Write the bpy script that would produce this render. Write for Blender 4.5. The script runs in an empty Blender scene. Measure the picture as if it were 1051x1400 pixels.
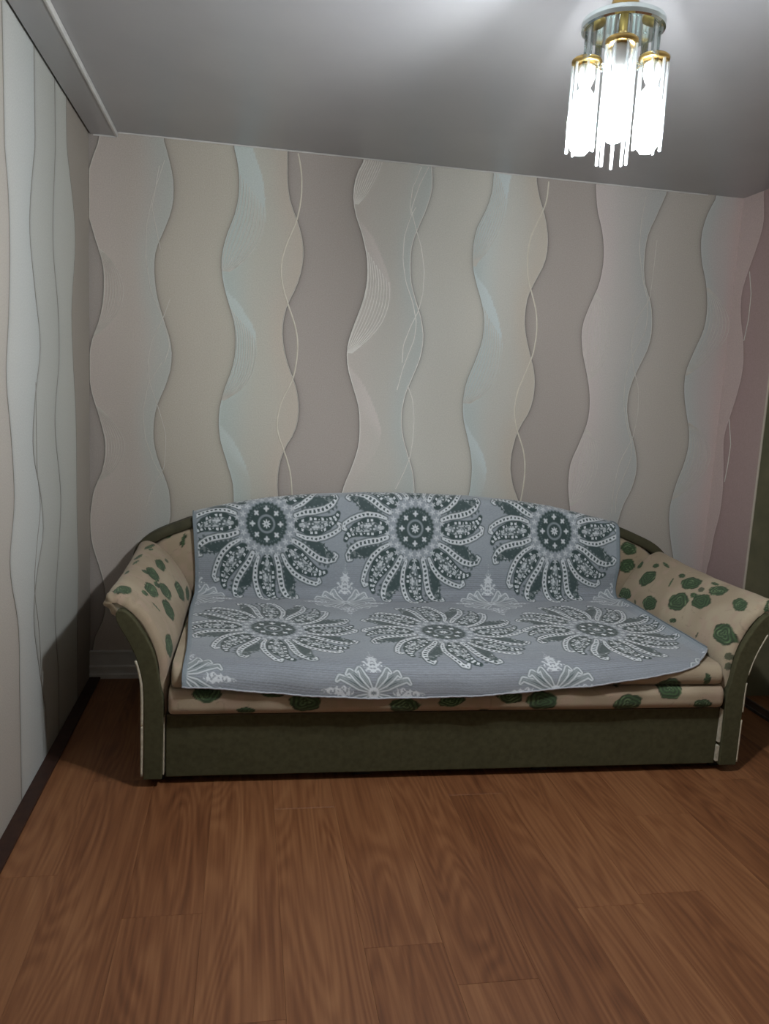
import bpy, bmesh, math, random
import numpy as np
from mathutils import Vector, Matrix
random.seed(4)
RNG = np.random.default_rng(7)
scene = bpy.context.scene
COL = scene.collection

# ------------------------------------------------------------------ camera
CAM_POS = (0.7173, -3.7914, 1.4152)
YAW, PITCH, ROLL, FPX = 0.1780975, 0.1474473, 0.0523348, 1066.744
cy, sy, cp, sp = math.cos(YAW), math.sin(YAW), math.cos(PITCH), math.sin(PITCH)
fwd = Vector((sy * cp, cy * cp, -sp))
rt0 = Vector((cy, -sy, 0))
up0 = rt0.cross(fwd)
rt = rt0 * math.cos(ROLL) + up0 * math.sin(ROLL)
up = -rt0 * math.sin(ROLL) + up0 * math.cos(ROLL)
cam = bpy.data.cameras.new('camera')
cam.sensor_fit = 'VERTICAL'
cam.sensor_height = 36.0
cam.sensor_width = 36.0 * 1051 / 1400
cam.lens = FPX * 36.0 / 1400
cam.clip_start = 0.05
camo = bpy.data.objects.new('camera', cam)
COL.objects.link(camo)
M3 = Matrix((rt, up, -fwd)).transposed()
camo.matrix_world = Matrix.Translation(CAM_POS) @ M3.to_4x4()
scene.camera = camo

# ------------------------------------------------------------------ world, exposure
world = bpy.data.worlds.new('world')
scene.world = world
world.use_nodes = True
world.node_tree.nodes['Background'].inputs[0].default_value = (0.5, 0.55, 0.65, 1)
world.node_tree.nodes['Background'].inputs[1].default_value = 0.02
scene.view_settings.view_transform = 'Standard'
scene.view_settings.look = 'None'
scene.view_settings.exposure = 0.0
scene.view_settings.gamma = 1.0
scene.view_settings.use_curve_mapping = False
LAMP = (1.56, -1.93)          # the chandelier's axis
BULB_POWER = 760.0            # radiance of each opal bulb
BULB_COLOR = (0.90, 0.95, 1.0)

ROOM_W, ROOM_Y, ROOM_H = 3.166, -4.6, 2.5

# ------------------------------------------------------------------ small helpers
def lin(c):
    c = np.asarray(c, float) / 255.0
    return np.where(c <= 0.04045, c / 12.92, ((c + 0.055) / 1.055) ** 2.4)

def sstep(a, b, x):
    t = np.clip((x - a) / (b - a), 0, 1)
    return t * t * (3 - 2 * t)

def lerp(a, b, t):
    return a + (b - a) * t

def link(name, me, mat=None, parent=None):
    o = bpy.data.objects.new(name, me)
    COL.objects.link(o)
    if mat and not me.materials:
        me.materials.append(mat)
    if parent:
        o.parent = parent
    return o

def empty(name, loc=(0, 0, 0), rz=0.0):
    o = bpy.data.objects.new(name, None)
    o.empty_display_size = 0.1
    o.location = loc
    o.rotation_euler = (0, 0, rz)
    COL.objects.link(o)
    return o

def tag(o, label, cat, group=None):
    o['label'] = label
    o['category'] = cat
    if group:
        o['group'] = group
    return o

def np_mesh(name, V, quads, smooth=True, col=None):
    """mesh from an (n,3) array of points and an (m,4) array of quads, with an optional linear colour per point"""
    me = bpy.data.meshes.new(name)
    V = np.ascontiguousarray(V, np.float32)
    Q = np.ascontiguousarray(quads, np.int32)
    me.vertices.add(len(V))
    me.vertices.foreach_set('co', V.ravel())
    me.loops.add(Q.size)
    me.loops.foreach_set('vertex_index', Q.ravel())
    me.polygons.add(len(Q))
    me.polygons.foreach_set('loop_start', np.arange(0, Q.size, Q.shape[1], dtype=np.int32))
    me.polygons.foreach_set('use_smooth', np.full(len(Q), smooth))
    me.update(calc_edges=True)
    if col is not None:
        a = me.color_attributes.new('print', 'FLOAT_COLOR', 'POINT')
        c = np.ones((len(V), 4), np.float32)
        c[:, :3] = col
        a.data.foreach_set('color', c.ravel())
    return me

def grid_quads(n, m, wrap_m=False, off=0):
    i, j = np.meshgrid(np.arange(n - 1), np.arange(m if wrap_m else m - 1), indexing='ij')
    j2 = (j + 1) % m
    q = np.stack([i * m + j, (i + 1) * m + j, (i + 1) * m + j2, i * m + j2], -1).reshape(-1, 4)
    return q + off

def bm_obj(name, bm, mat, parent=None, smooth=False):
    me = bpy.data.meshes.new(name)
    bmesh.ops.recalc_face_normals(bm, faces=bm.faces)
    bm.to_mesh(me)
    bm.free()
    if smooth:
        for p in me.polygons:
            p.use_smooth = True
    return link(name, me, mat, parent)

def add_box(bm, lo, hi, bev=0.0, seg=2):
    v = [bm.verts.new((x, y, z)) for z in (lo[2], hi[2]) for y in (lo[1], hi[1]) for x in (lo[0], hi[0])]
    fs = [(0, 2, 3, 1), (4, 5, 7, 6), (0, 1, 5, 4), (2, 6, 7, 3), (0, 4, 6, 2), (1, 3, 7, 5)]
    F = [bm.faces.new([v[i] for i in f]) for f in fs]
    if bev:
        bmesh.ops.bevel(bm, geom=list({e for f in F for e in f.edges}), offset=bev, segments=seg, profile=0.5, affect='EDGES')

def box(name, lo, hi, mat, parent=None, bev=0.0, seg=2):
    bm = bmesh.new()
    add_box(bm, lo, hi, bev, seg)
    return bm_obj(name, bm, mat, parent)

def prism_xz(name, pts, y0, y1, mat, parent=None, bev=0.0):
    """polygon in x,z pushed from y0 to y1"""
    bm = bmesh.new()
    a = [bm.verts.new((p[0], y0, p[1])) for p in pts]
    b = [bm.verts.new((p[0], y1, p[1])) for p in pts]
    f0 = bm.faces.new(a)
    bm.faces.new(b[::-1])
    n = len(pts)
    for i in range(n):
        bm.faces.new((a[i], b[i], b[(i + 1) % n], a[(i + 1) % n]))
    if bev:
        bmesh.ops.recalc_face_normals(bm, faces=bm.faces)
        bmesh.ops.bevel(bm, geom=list(f0.edges), offset=bev, segments=3, profile=0.5, affect='EDGES')
    return bm_obj(name, bm, mat, parent)

def tube_arrays(P, r, k=8, caps=True):
    P = np.asarray(P, float)
    r = np.broadcast_to(np.asarray(r, float), (len(P),))
    T = np.gradient(P, axis=0)
    T /= np.linalg.norm(T, axis=1)[:, None] + 1e-12
    ref = np.array([0.31, 0.22, 0.93])
    if abs(T[0] @ ref) > 0.9:
        ref = np.array([1.0, 0.1, 0.0])
    N = np.cross(T, ref)
    N /= np.linalg.norm(N, axis=1)[:, None]
    B = np.cross(T, N)
    a = np.linspace(0, 2 * np.pi, k, endpoint=False)
    V = P[:, None, :] + r[:, None, None] * (np.cos(a)[None, :, None] * N[:, None, :] + np.sin(a)[None, :, None] * B[:, None, :])
    return V.reshape(-1, 3), grid_quads(len(P), k, True)

def tube(name, P, r, mat, parent=None, k=8, closed_ends=True):
    V, Q = tube_arrays(P, r, k)
    if closed_ends:
        n = len(P)
        P = np.asarray(P, float)
        V = np.vstack([V, P[0], P[-1]])
        a = np.arange(k)
        c0 = np.stack([np.full(k, len(V) - 2), a, (a + 1) % k, np.full(k, len(V) - 2)], 1)
        base = (n - 1) * k
        c1 = np.stack([np.full(k, len(V) - 1), base + (a + 1) % k, base + a, np.full(k, len(V) - 1)], 1)
        bm = bmesh.new()
        vs = [bm.verts.new(p) for p in V]
        for q in Q:
            bm.faces.new([vs[i] for i in q])
        for q in np.vstack([c0, c1]):
            bm.faces.new([vs[i] for i in q[:3]])
        return bm_obj(name, bm, mat, parent, True)
    return link(name, np_mesh(name, V, Q), mat, parent)

def lathe(name, prof, mat, parent=None, loc=(0, 0, 0), k=32, smooth=True):
    """prof: list of (radius, z); ends on the axis close themselves"""
    bm = bmesh.new()
    rings = []
    for r, z in prof:
        if r < 1e-6:
            rings.append([bm.verts.new((loc[0], loc[1], loc[2] + z))])
        else:
            rings.append([bm.verts.new((loc[0] + r * math.cos(2 * math.pi * i / k), loc[1] + r * math.sin(2 * math.pi * i / k), loc[2] + z)) for i in range(k)])
    for A, B in zip(rings[:-1], rings[1:]):
        for i in range(k):
            j = (i + 1) % k
            if len(A) == 1 and len(B) == 1:
                continue
            if len(A) == 1:
                bm.faces.new((A[0], B[i], B[j]))
            elif len(B) == 1:
                bm.faces.new((A[i], A[j], B[0]))
            else:
                bm.faces.new((A[i], A[j], B[j], B[i]))
    return bm_obj(name, bm, mat, parent, smooth)

# ------------------------------------------------------------------ materials
def mat(name, color=(0.5, 0.5, 0.5), rough=0.6, metal=0.0, spec=0.4):
    m = bpy.data.materials.new(name)
    m.use_nodes = True
    b = m.node_tree.nodes['Principled BSDF']
    b.inputs['Base Color'].default_value = (*color, 1)
    b.inputs['Roughness'].default_value = rough
    b.inputs['Metallic'].default_value = metal
    b.inputs['Specular IOR Level'].default_value = spec
    return m, m.node_tree.nodes, m.node_tree.links, b

def noise_node(n, l, scale, detail=3, coord='Object', stretch=(1, 1, 1), rough=0.5):
    tc = n.new('ShaderNodeTexCoord')
    mp = n.new('ShaderNodeMapping')
    mp.inputs['Scale'].default_value = stretch
    l.new(tc.outputs[coord], mp.inputs[0])
    t = n.new('ShaderNodeTexNoise')
    t.inputs['Scale'].default_value = scale
    t.inputs['Detail'].default_value = detail
    t.inputs['Roughness'].default_value = rough
    l.new(mp.outputs[0], t.inputs['Vector'])
    return t

def add_bump(n, l, b, height, strength=0.2, dist=0.002):
    bp = n.new('ShaderNodeBump')
    bp.inputs['Strength'].default_value = strength
    bp.inputs['Distance'].default_value = dist
    l.new(height, bp.inputs['Height'])
    l.new(bp.outputs[0], b.inputs['Normal'])

def mottled(name, c1, c2, scale, rough=0.7, bump=0.0, bscale=None, spec=0.3, detail=4):
    m, n, l, b = mat(name, c1, rough, 0, spec)
    t = noise_node(n, l, scale, detail)
    r = n.new('ShaderNodeValToRGB')
    r.color_ramp.elements[0].position = 0.32
    r.color_ramp.elements[1].position = 0.68
    r.color_ramp.elements[0].color = (*c1, 1)
    r.color_ramp.elements[1].color = (*c2, 1)
    l.new(t.outputs['Fac'], r.inputs[0])
    l.new(r.outputs[0], b.inputs['Base Color'])
    if bump:
        t2 = noise_node(n, l, bscale or scale * 6, 4)
        add_bump(n, l, b, t2.outputs['Fac'], bump)
    return m

def printed(name, rough=0.75, spec=0.25, bscale=400, bump=0.15, bdist=0.001, grain=0.12, stretch=(1, 1, 1), sheen=0.0):
    """colour from the printed pattern of the mesh, weave from noise"""
    m, n, l, b = mat(name, (0.5, 0.5, 0.5), rough, 0, spec)
    a = n.new('ShaderNodeAttribute')
    a.attribute_name = 'print'
    t = noise_node(n, l, bscale, 3, stretch=stretch)
    mr = n.new('ShaderNodeMapRange')
    mr.inputs['From Min'].default_value = 0.3
    mr.inputs['From Max'].default_value = 0.7
    mr.inputs['To Min'].default_value = 1 - grain
    mr.inputs['To Max'].default_value = 1 + grain
    l.new(t.outputs['Fac'], mr.inputs['Value'])
    mx = n.new('ShaderNodeVectorMath')
    mx.operation = 'SCALE'
    l.new(a.outputs['Color'], mx.inputs[0])
    l.new(mr.outputs[0], mx.inputs['Scale'])
    l.new(mx.outputs[0], b.inputs['Base Color'])
    add_bump(n, l, b, t.outputs['Fac'], bump, bdist)
    if sheen:
        b.inputs['Sheen Weight'].default_value = sheen
    return m

M_wallpaper = printed('wallpaper', 0.7, 0.25, 190, 0.45, 0.0012, 0.07)
M_strand = mottled('wallpaper_strand', tuple(lin((214, 210, 202))), tuple(lin((228, 224, 216))), 30, 0.4, spec=0.5)
M_strand_dim = mottled('wallpaper_strand_dim', tuple(lin((184, 179, 169))), tuple(lin((197, 192, 182))), 30, 0.5)
M_plainwall = mottled('plain_wallpaper', tuple(lin((176, 166, 150))), tuple(lin((184, 174, 160))), 6, 0.75, 0.2, 240)
M_ceiling = mottled('ceiling_paint', tuple(lin((153, 152, 153))), tuple(lin((160, 159, 159))), 3, 0.30, 0.05, 120, spec=0.85)
M_white_trim = mottled('white_trim', tuple(lin((190, 188, 184))), tuple(lin((205, 203, 198))), 12, 0.45)
M_dark_trim = mottled('dark_brown_trim', tuple(lin((48, 30, 24))), tuple(lin((60, 38, 29))), 25, 0.5)
M_green_paint = mottled('olive_paint', tuple(lin((98, 96, 75))), tuple(lin((112, 107, 84))), 9, 0.7, 0.1)
M_velour = mottled('green_velour', tuple(lin((68, 66, 46))), tuple(lin((78, 76, 55))), 55, 0.85, 0.25, 700, spec=0.15)
M_frame = mottled('olive_frame', tuple(lin((62, 60, 44))), tuple(lin((74, 71, 52))), 20, 0.55)
M_strand_cream = mottled('wallpaper_strand_cream', tuple(lin((200, 193, 177))), tuple(lin((212, 205, 190))), 30, 0.5)
M_strand_dark = mottled('wallpaper_strand_dark', tuple(lin((128, 124, 116))), tuple(lin((140, 136, 128))), 30, 0.6)
M_piping = mottled('worn_piping', tuple(lin((168, 160, 140))), tuple(lin((196, 188, 168))), 60, 0.7)
M_black = mottled('black_board', (0.012, 0.011, 0.011), (0.02, 0.018, 0.017), 20, 0.7)
M_fabric = printed('rose_print_fabric', 0.85, 0.15, 520, 0.35, 0.0012, 0.07, sheen=0.1)
M_coverlet = printed('jacquard_coverlet', 0.6, 0.35, 420, 0.5, 0.0016, 0.10, stretch=(0.25, 1, 1), sheen=0.35)
M_hem_side = mottled('coverlet_side_hem', tuple(lin((112, 122, 128))), tuple(lin((126, 134, 140))), 300, 0.8)
M_hem = mottled('coverlet_hem', tuple(lin((150, 152, 158))), tuple(lin((172, 174, 180))), 300, 0.8)
M_edge = mottled('dull_metal', (0.06, 0.055, 0.055), (0.09, 0.085, 0.085), 40, 0.5)
M_gold, _n, _l, _b = mat('brass', (0.55, 0.37, 0.13), 0.28, 1.0)

def wood_material():
    m, n, l, b = mat('laminate_wood', (0.2, 0.08, 0.04), 0.42, 0, 0.35)
    tc = n.new('ShaderNodeTexCoord')
    oi = n.new('ShaderNodeObjectInfo')
    rs = n.new('ShaderNodeVectorMath'); rs.operation = 'SCALE'
    cx = n.new('ShaderNodeCombineXYZ')
    for i, k in enumerate((41.0, 77.0, 23.0)):
        mu = n.new('ShaderNodeMath'); mu.operation = 'MULTIPLY'; mu.inputs[1].default_value = k
        l.new(oi.outputs['Random'], mu.inputs[0]); l.new(mu.outputs[0], cx.inputs[i])
    ad = n.new('ShaderNodeVectorMath'); ad.operation = 'ADD'
    l.new(tc.outputs['Object'], ad.inputs[0]); l.new(cx.outputs[0], ad.inputs[1])
    def nz(stretch, scale, detail, dist=0.0):
        mp = n.new('ShaderNodeMapping'); mp.inputs['Scale'].default_value = stretch
        l.new(ad.outputs[0], mp.inputs[0])
        t = n.new('ShaderNodeTexNoise'); t.inputs['Scale'].default_value = scale
        t.inputs['Detail'].default_value = detail; t.inputs['Distortion'].default_value = dist
        l.new(mp.outputs[0], t.inputs['Vector'])
        return t
    # cathedral figure: contour lines of a stretched noise
    a = nz((7.0, 0.9, 1), 1.0, 1.0, 0.25)
    k = n.new('ShaderNodeMath'); k.operation = 'MULTIPLY'; k.inputs[1].default_value = 105
    l.new(a.outputs['Fac'], k.inputs[0])
    s = n.new('ShaderNodeMath'); s.operation = 'SINE'; l.new(k.outputs[0], s.inputs[0])
    s2 = n.new('ShaderNodeMapRange'); s2.inputs['From Min'].default_value = -1; s2.inputs['From Max'].default_value = 1
    l.new(s.outputs[0], s2.inputs['Value'])
    fib = nz((120, 3.2, 1), 1.0, 4)
    big = nz((16, 1.0, 1), 1.0, 3, 0.3)
    r1 = n.new('ShaderNodeValToRGB')
    e = r1.color_ramp.elements
    e[0].position = 0.0; e[0].color = (*WOOD_D, 1)
    e[1].position = 1.0; e[1].color = (*WOOD_L, 1)
    x = e.new(0.45); x.color = (*WOOD_M, 1)
    # figure value = rings*0.3 + fibres*0.3 + broad*0.4
    def madd(u, w, v, c=None):
        q = n.new('ShaderNodeMath'); q.operation = 'MULTIPLY_ADD'; q.inputs[1].default_value = w
        l.new(u, q.inputs[0])
        if v is not None: l.new(v, q.inputs[2])
        else: q.inputs[2].default_value = c
        return q.outputs[0]
    f = madd(s2.outputs[0], 0.20, None, -0.34)
    f = madd(fib.outputs['Fac'], 0.70, f)
    f = madd(big.outputs['Fac'], 0.62, f)
    f = madd(oi.outputs['Random'], 0.30, f)
    l.new(f, r1.inputs[0])
    l.new(r1.outputs[0], b.inputs['Base Color'])
    add_bump(n, l, b, fib.outputs['Fac'], 0.12, 0.0006)
    return m
WOOD_D, WOOD_M, WOOD_L = tuple(lin((74, 41, 25))), tuple(lin((117, 74, 46))), tuple(lin((150, 104, 69)))
M_wood = wood_material()

def glass(name, tint=(0.9, 0.96, 0.95), clear=0.7, milky=0.0, rough=0.02):
    m = bpy.data.materials.new(name)
    m.use_nodes = True
    n, l = m.node_tree.nodes, m.node_tree.links
    n.remove(n['Principled BSDF'])
    out = n['Material Output']
    tr = n.new('ShaderNodeBsdfTransparent'); tr.inputs[0].default_value = (*tint, 1)
    gl = n.new('ShaderNodeBsdfGlossy'); gl.inputs['Roughness'].default_value = rough
    lw = n.new('ShaderNodeLayerWeight'); lw.inputs[0].default_value = 0.35
    mr = n.new('ShaderNodeMapRange'); mr.inputs['To Min'].default_value = 1 - clear; mr.inputs['To Max'].default_value = 0.9
    l.new(lw.outputs['Fresnel'], mr.inputs['Value'])
    mx = n.new('ShaderNodeMixShader')
    l.new(mr.outputs[0], mx.inputs[0]); l.new(tr.outputs[0], mx.inputs[1]); l.new(gl.outputs[0], mx.inputs[2])
    res = mx
    if milky:
        tl = n.new('ShaderNodeBsdfTranslucent'); tl.inputs[0].default_value = (0.95, 0.96, 0.97, 1)
        df = n.new('ShaderNodeBsdfDiffuse'); df.inputs[0].default_value = (0.9, 0.92, 0.94, 1)
        mm = n.new('ShaderNodeMixShader'); mm.inputs[0].default_value = 0.5
        l.new(tl.outputs[0], mm.inputs[1]); l.new(df.outputs[0], mm.inputs[2])
        m2 = n.new('ShaderNodeMixShader'); m2.inputs[0].default_value = milky
        l.new(mx.outputs[0], m2.inputs[1]); l.new(mm.outputs[0], m2.inputs[2])
        res = m2
    l.new(res.outputs[0], out.inputs[0])
    return m
M_glass = glass('clear_glass', clear=0.82)
M_disc, _n, _l, _b = mat('mirror_glass', (0.72, 0.80, 0.79), 0.06, 1.0)
M_rod = glass('frosted_rod', clear=0.7, milky=0.3)
def lit_bulb(share):
    m = bpy.data.materials.new('lit_bulb')
    m.use_nodes = True
    b = m.node_tree.nodes['Principled BSDF']
    b.inputs['Base Color'].default_value = (0.9, 0.9, 0.9, 1)
    b.inputs['Emission Color'].default_value = (*BULB_COLOR, 1)
    b.inputs['Emission Strength'].default_value = BULB_POWER * share
    return m
M_NECK = lit_bulb(0.012)
M_BULBS = [lit_bulb(s) for s in (1.75, 0.35, 0.9)]
M_socket = mottled('white_socket', (0.8, 0.8, 0.78), (0.85, 0.85, 0.83), 20, 0.4)

# ================================================================== THE ROOM
def structure(o):
    o['kind'] = 'structure'
    return o

# curves of the printed wallpaper, in millimetres, every 40 mm of height from the floor
ZC = np.arange(0, 2.5201, 0.04)
BACK = {'A': [2,1,2,9,15,23,40,57,66,71,71,67,59,48,37,24,13,6,2,1,2,7,12,21,38,54,63,68,69,65,56,46,34,21,10,3,-1,-2,0,4,12,26,40,50,57,61,63,63,60,52,40,26,15,3,-5,-10,-12,-10,-2,9,22,37,46,46],
  'B': [349,360,366,368,366,360,348,334,319,304,294,288,287,289,295,304,319,336,349,360,366,365,362,357,345,330,315,301,291,285,284,286,291,301,316,333,346,357,362,363,358,349,335,322,309,298,290,285,282,282,286,297,314,330,345,356,362,363,361,354,344,333,320,316],
  'C': [625,641,652,658,669,667,663,654,641,628,615,603,595,591,591,594,602,612,625,641,652,658,660,658,654,644,631,619,605,593,586,582,582,585,593,603,616,631,642,649,652,652,649,642,630,617,604,593,585,580,580,585,594,606,621,635,644,650,652,651,646,638,627,623],
  'D': [934,918,901,887,875,865,862,863,866,873,884,902,925,942,950,952,951,944,934,918,901,887,875,870,867,867,870,877,889,906,930,946,954,957,955,948,938,922,905,891,880,872,868,868,873,882,898,917,932,943,950,953,951,944,932,917,899,884,875,870,867,866,865,865],
  'E': [1218,1205,1192,1183,1179,1180,1191,1204,1220,1233,1245,1254,1258,1258,1256,1253,1246,1233,1218,1205,1192,1183,1179,1180,1188,1201,1217,1230,1242,1251,1255,1255,1253,1250,1243,1231,1216,1202,1189,1180,1176,1177,1185,1197,1210,1224,1237,1247,1254,1257,1256,1253,1246,1235,1223,1207,1191,1180,1174,1174,1180,1192,1212,1220],
  'F': [1480,1495,1510,1525,1538,1546,1549,1544,1537,1526,1511,1496,1483,1472,1466,1464,1466,1471,1480,1495,1510,1525,1538,1546,1546,1541,1534,1522,1507,1493,1479,1469,1463,1461,1462,1468,1477,1492,1507,1522,1535,1543,1547,1546,1539,1529,1514,1498,1484,1472,1466,1463,1462,1464,1473,1487,1502,1518,1531,1542,1548,1547,1542,1540],
  'G': [1767,1773,1782,1797,1811,1824,1831,1834,1835,1834,1829,1821,1811,1798,1785,1774,1768,1765,1767,1773,1782,1797,1811,1824,1832,1835,1836,1835,1830,1822,1811,1799,1786,1775,1769,1766,1768,1773,1783,1797,1812,1825,1837,1845,1847,1846,1841,1831,1817,1801,1787,1775,1768,1766,1767,1772,1781,1799,1817,1831,1840,1844,1844,1844],
  'H': [2122,2125,2124,2118,2108,2085,2067,2050,2038,2031,2028,2031,2037,2045,2057,2077,2099,2114,2122,2125,2124,2118,2108,2093,2075,2058,2047,2039,2037,2039,2045,2053,2066,2085,2108,2122,2130,2133,2132,2127,2117,2102,2088,2075,2064,2057,2054,2055,2059,2070,2088,2107,2126,2138,2143,2142,2138,2129,2117,2101,2084,2071,2061,2058],
  'I': [2414,2409,2401,2390,2359,2351,2344,2338,2336,2336,2340,2351,2367,2382,2395,2407,2414,2416,2414,2409,2401,2390,2379,2371,2363,2357,2355,2355,2359,2371,2387,2401,2415,2427,2434,2436,2434,2429,2421,2410,2398,2385,2373,2365,2359,2358,2364,2376,2390,2405,2421,2431,2437,2440,2439,2435,2428,2418,2404,2389,2379,2372,2366,2364],
  'J': [2640,2641,2647,2655,2663,2675,2693,2710,2720,2726,2727,2721,2711,2698,2680,2664,2652,2643,2640,2641,2647,2656,2664,2676,2694,2711,2721,2727,2728,2722,2712,2699,2681,2665,2653,2644,2641,2642,2648,2659,2674,2690,2708,2723,2732,2736,2735,2731,2724,2712,2693,2676,2666,2660,2658,2657,2659,2665,2678,2695,2710,2725,2740,2745],
  'K': [2967,2958,2949,2943,2939,2940,2946,2954,2963,2975,2988,2998,3004,3008,3008,3001,2990,2978,2968,2958,2950,2943,2940,2941,2947,2954,2963,2975,2988,2998,3005,3009,3008,3002,2991,2979,2968,2958,2951,2947,2947,2953,2966,2980,2995,3011,3023,3029,3030,3028,3023,3015,3005,2991,2976,2966,2959,2955,2956,2963,2973,2989,3009,3014]}
INNER = {'E': [1238,1238,1238,1238,1238,1238,1238,1238,1238,1238,1238,1238,1238,1238,1238,1238,1238,1238,1238,1238,1238,1238,1238,1238,1238,1241,1275,1307,1331,1350,1361,1362,1353,1338,1321,1301,1278,1253,1214,1181,1189,1238,1281,1317,1344,1361,1372,1376,1374,1367,1353,1334,1315,1295,1271,1231,1191,1189,1224,1251,1273,1291,1305,1311],
  'C': [740,740,740,740,740,740,740,740,740,740,740,740,740,740,740,740,740,740,740,740,740,740,739,740,739,731,716,698,681,656,622,590,571,574,612,673,714,733,743,749,749,747,741,723,694,665,625,584,581,642,691,724,748,763,772,774,773,770,765,757,744,729,712,710],
  'G': [1890,1890,1890,1890,1890,1890,1890,1890,1890,1890,1890,1890,1890,1890,1890,1890,1890,1890,1890,1890,1890,1890,1890,1890,1896,1908,1913,1910,1900,1884,1857,1827,1801,1767,1756,1805,1867,1904,1929,1943,1949,1950,1950,1945,1936,1924,1909,1891,1871,1846,1805,1776,1796,1831,1856,1880,1898,1908,1913,1917,1921,1925,1929,1929]}
RIGHT = {'L': [-52,-56,-64,-74,-83,-87,-89,-89,-86,-81,-74,-68,-59,-50,-46,-50,-61,-68,-71,-75,-83,-93,-102,-107,-108,-108,-106,-100,-94,-87,-78,-70,-65,-69,-81,-95,-108,-122,-134,-144,-152,-155,-154,-147,-138,-127,-112,-97,-86,-78,-74,-77,-89,-104,-121,-139,-155,-170,-181,-184,-178,-169,-160,-159]}
LEFT = {'a': [-1170,-1170,-1170,-1170,-1170,-1170,-1170,-1170,-1170,-1170,-1170,-1170,-1168,-1166,-1167,-1170,-1180,-1195,-1214,-1232,-1245,-1249,-1243,-1228,-1212,-1198,-1192,-1192,-1196,-1201,-1208,-1215,-1224,-1235,-1245,-1251,-1250,-1243,-1233,-1223,-1214,-1209,-1203,-1199,-1195,-1193,-1192,-1192,-1194,-1198,-1206,-1216,-1225,-1225,-1225,-1225,-1225,-1225,-1225,-1225,-1225,-1225,-1225,-1225],
  'b': [-842,-842,-842,-842,-842,-849,-866,-884,-901,-917,-931,-947,-962,-976,-984,-986,-979,-965,-946,-920,-886,-857,-844,-847,-858,-871,-892,-918,-943,-960,-965,-961,-951,-938,-925,-905,-883,-864,-854,-857,-869,-886,-903,-917,-932,-946,-959,-966,-966,-960,-950,-937,-923,-908,-891,-885,-885,-885,-885,-885,-885,-885,-885,-885],
  'b2': [-898,-898,-898,-898,-898,-898,-898,-898,-902,-906,-911,-915,-921,-928,-938,-953,-968,-978,-977,-968,-954,-939,-921,-900,-888,-891,-905,-922,-926,-926,-926,-926,-926,-926,-926,-926,-926,-926,-926,-926,-926,-926,-926,-926,-926,-926,-926,-926,-926,-926,-926,-926,-926,-926,-926,-926,-926,-926,-926,-926,-926,-926,-926,-926],
  'c': [-640,-640,-640,-640,-640,-640,-640,-641,-650,-660,-670,-679,-685,-686,-681,-671,-657,-643,-630,-617,-603,-590,-580,-573,-572,-578,-589,-604,-620,-636,-647,-653,-652,-642,-627,-610,-593,-581,-576,-575,-577,-581,-588,-600,-615,-630,-644,-653,-657,-656,-653,-647,-639,-631,-622,-614,-607,-605,-605,-605,-605,-605,-605,-605],
  'd': [-288,-288,-288,-288,-288,-288,-288,-288,-288,-285,-279,-272,-265,-260,-256,-254,-255,-259,-264,-270,-274,-277,-279,-280,-280,-280,-280,-280,-280,-281,-283,-285,-289,-295,-303,-312,-321,-330,-338,-345,-351,-353,-353,-348,-339,-326,-311,-298,-286,-279,-277,-284,-296,-315,-336,-360,-384,-407,-421,-421,-421,-421,-421,-421]}
STRAND = {'D1': [(912,2490),(931,2414),(935,2305),(917,2193),(872,2091),(849,2002),(855,1915),(883,1829),(923,1730),(941,1654),(939,1564),(925,1472),(876,1378),(853,1285),(855,1219),(898,1115),(928,1022),(938,913)],
  'F1': [(1453,2289),(1478,2213),(1511,2124),(1532,2019),(1531,1912),(1515,1830),(1477,1746),(1449,1662),(1448,1580)],
  'F3': [(1490,2487),(1454,2393),(1445,2302),(1454,2261)],
  'F4': [(1473,2304),(1450,2257),(1425,2169),(1424,2064),(1444,1959),(1484,1868),(1508,1775),(1502,1693),(1477,1623),(1453,1552),(1430,1447)],
  'F5': [(1482,1471),(1511,1403),(1524,1305),(1523,1206),(1513,1120),(1482,1033),(1449,960)],
  'F6': [(1524,2490),(1487,2409),(1458,2316),(1453,2289)],
  'H1': [(2122,2482),(2121,2389),(2089,2306),(2051,2222),(2042,2126),(2054,2018),(2081,1952),(2111,1871),(2123,1774),(2113,1661),(2083,1574),(2043,1472),(2034,1372),(2053,1286),(2099,1186),(2117,1099),(2115,995),(2104,906)],
  'J1': [(2633,2461),(2621,2340),(2624,2205),(2661,2055),(2703,1950),(2704,1810),(2647,1696),(2616,1584),(2619,1441),(2653,1313),(2690,1234),(2691,1152),(2661,1068),(2627,968),(2632,868)],
  'J2': [(2715,2258),(2713,2120),(2708,1966),(2646,1869),(2629,1742),(2656,1618),(2695,1525),(2706,1397),(2690,1266),(2628,1133),(2608,984),(2611,868)],
  'B1': [(322,2402),(276,2256),(247,2123),(244,1978),(267,1834),(323,1715),(355,1593),(331,1516)],
  'B2': [(299,2376),(270,2196),(308,2020)],
  'B3': [(353,1804),(323,1715),(275,1613),(257,1524),(264,1424),(308,1298),(341,1184),(336,1027),(280,934),(256,840)],
  'B4': [(319,1515),(258,1411),(236,1282),(247,1167),(286,1052),(330,975)]}
STRAND_R = {'L1': [(-119,2123),(-153,2012),(-156,1890),(-139,1784)],
  'L2': [(-91,1389),(-130,1262),(-125,1148),(-114,1065)]}


def cv(table, key, z):
    return np.interp(z, ZC, np.array(table[key], float) / 1000)

Z_ROWS = np.linspace(0, 2.5, 251)

def muted(c, k=0.6):
    c = np.asarray(c, float)
    g = np.array([1.01, 1.0, 0.965]) * c.mean()
    return lin(g + (c - g) * k)

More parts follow.
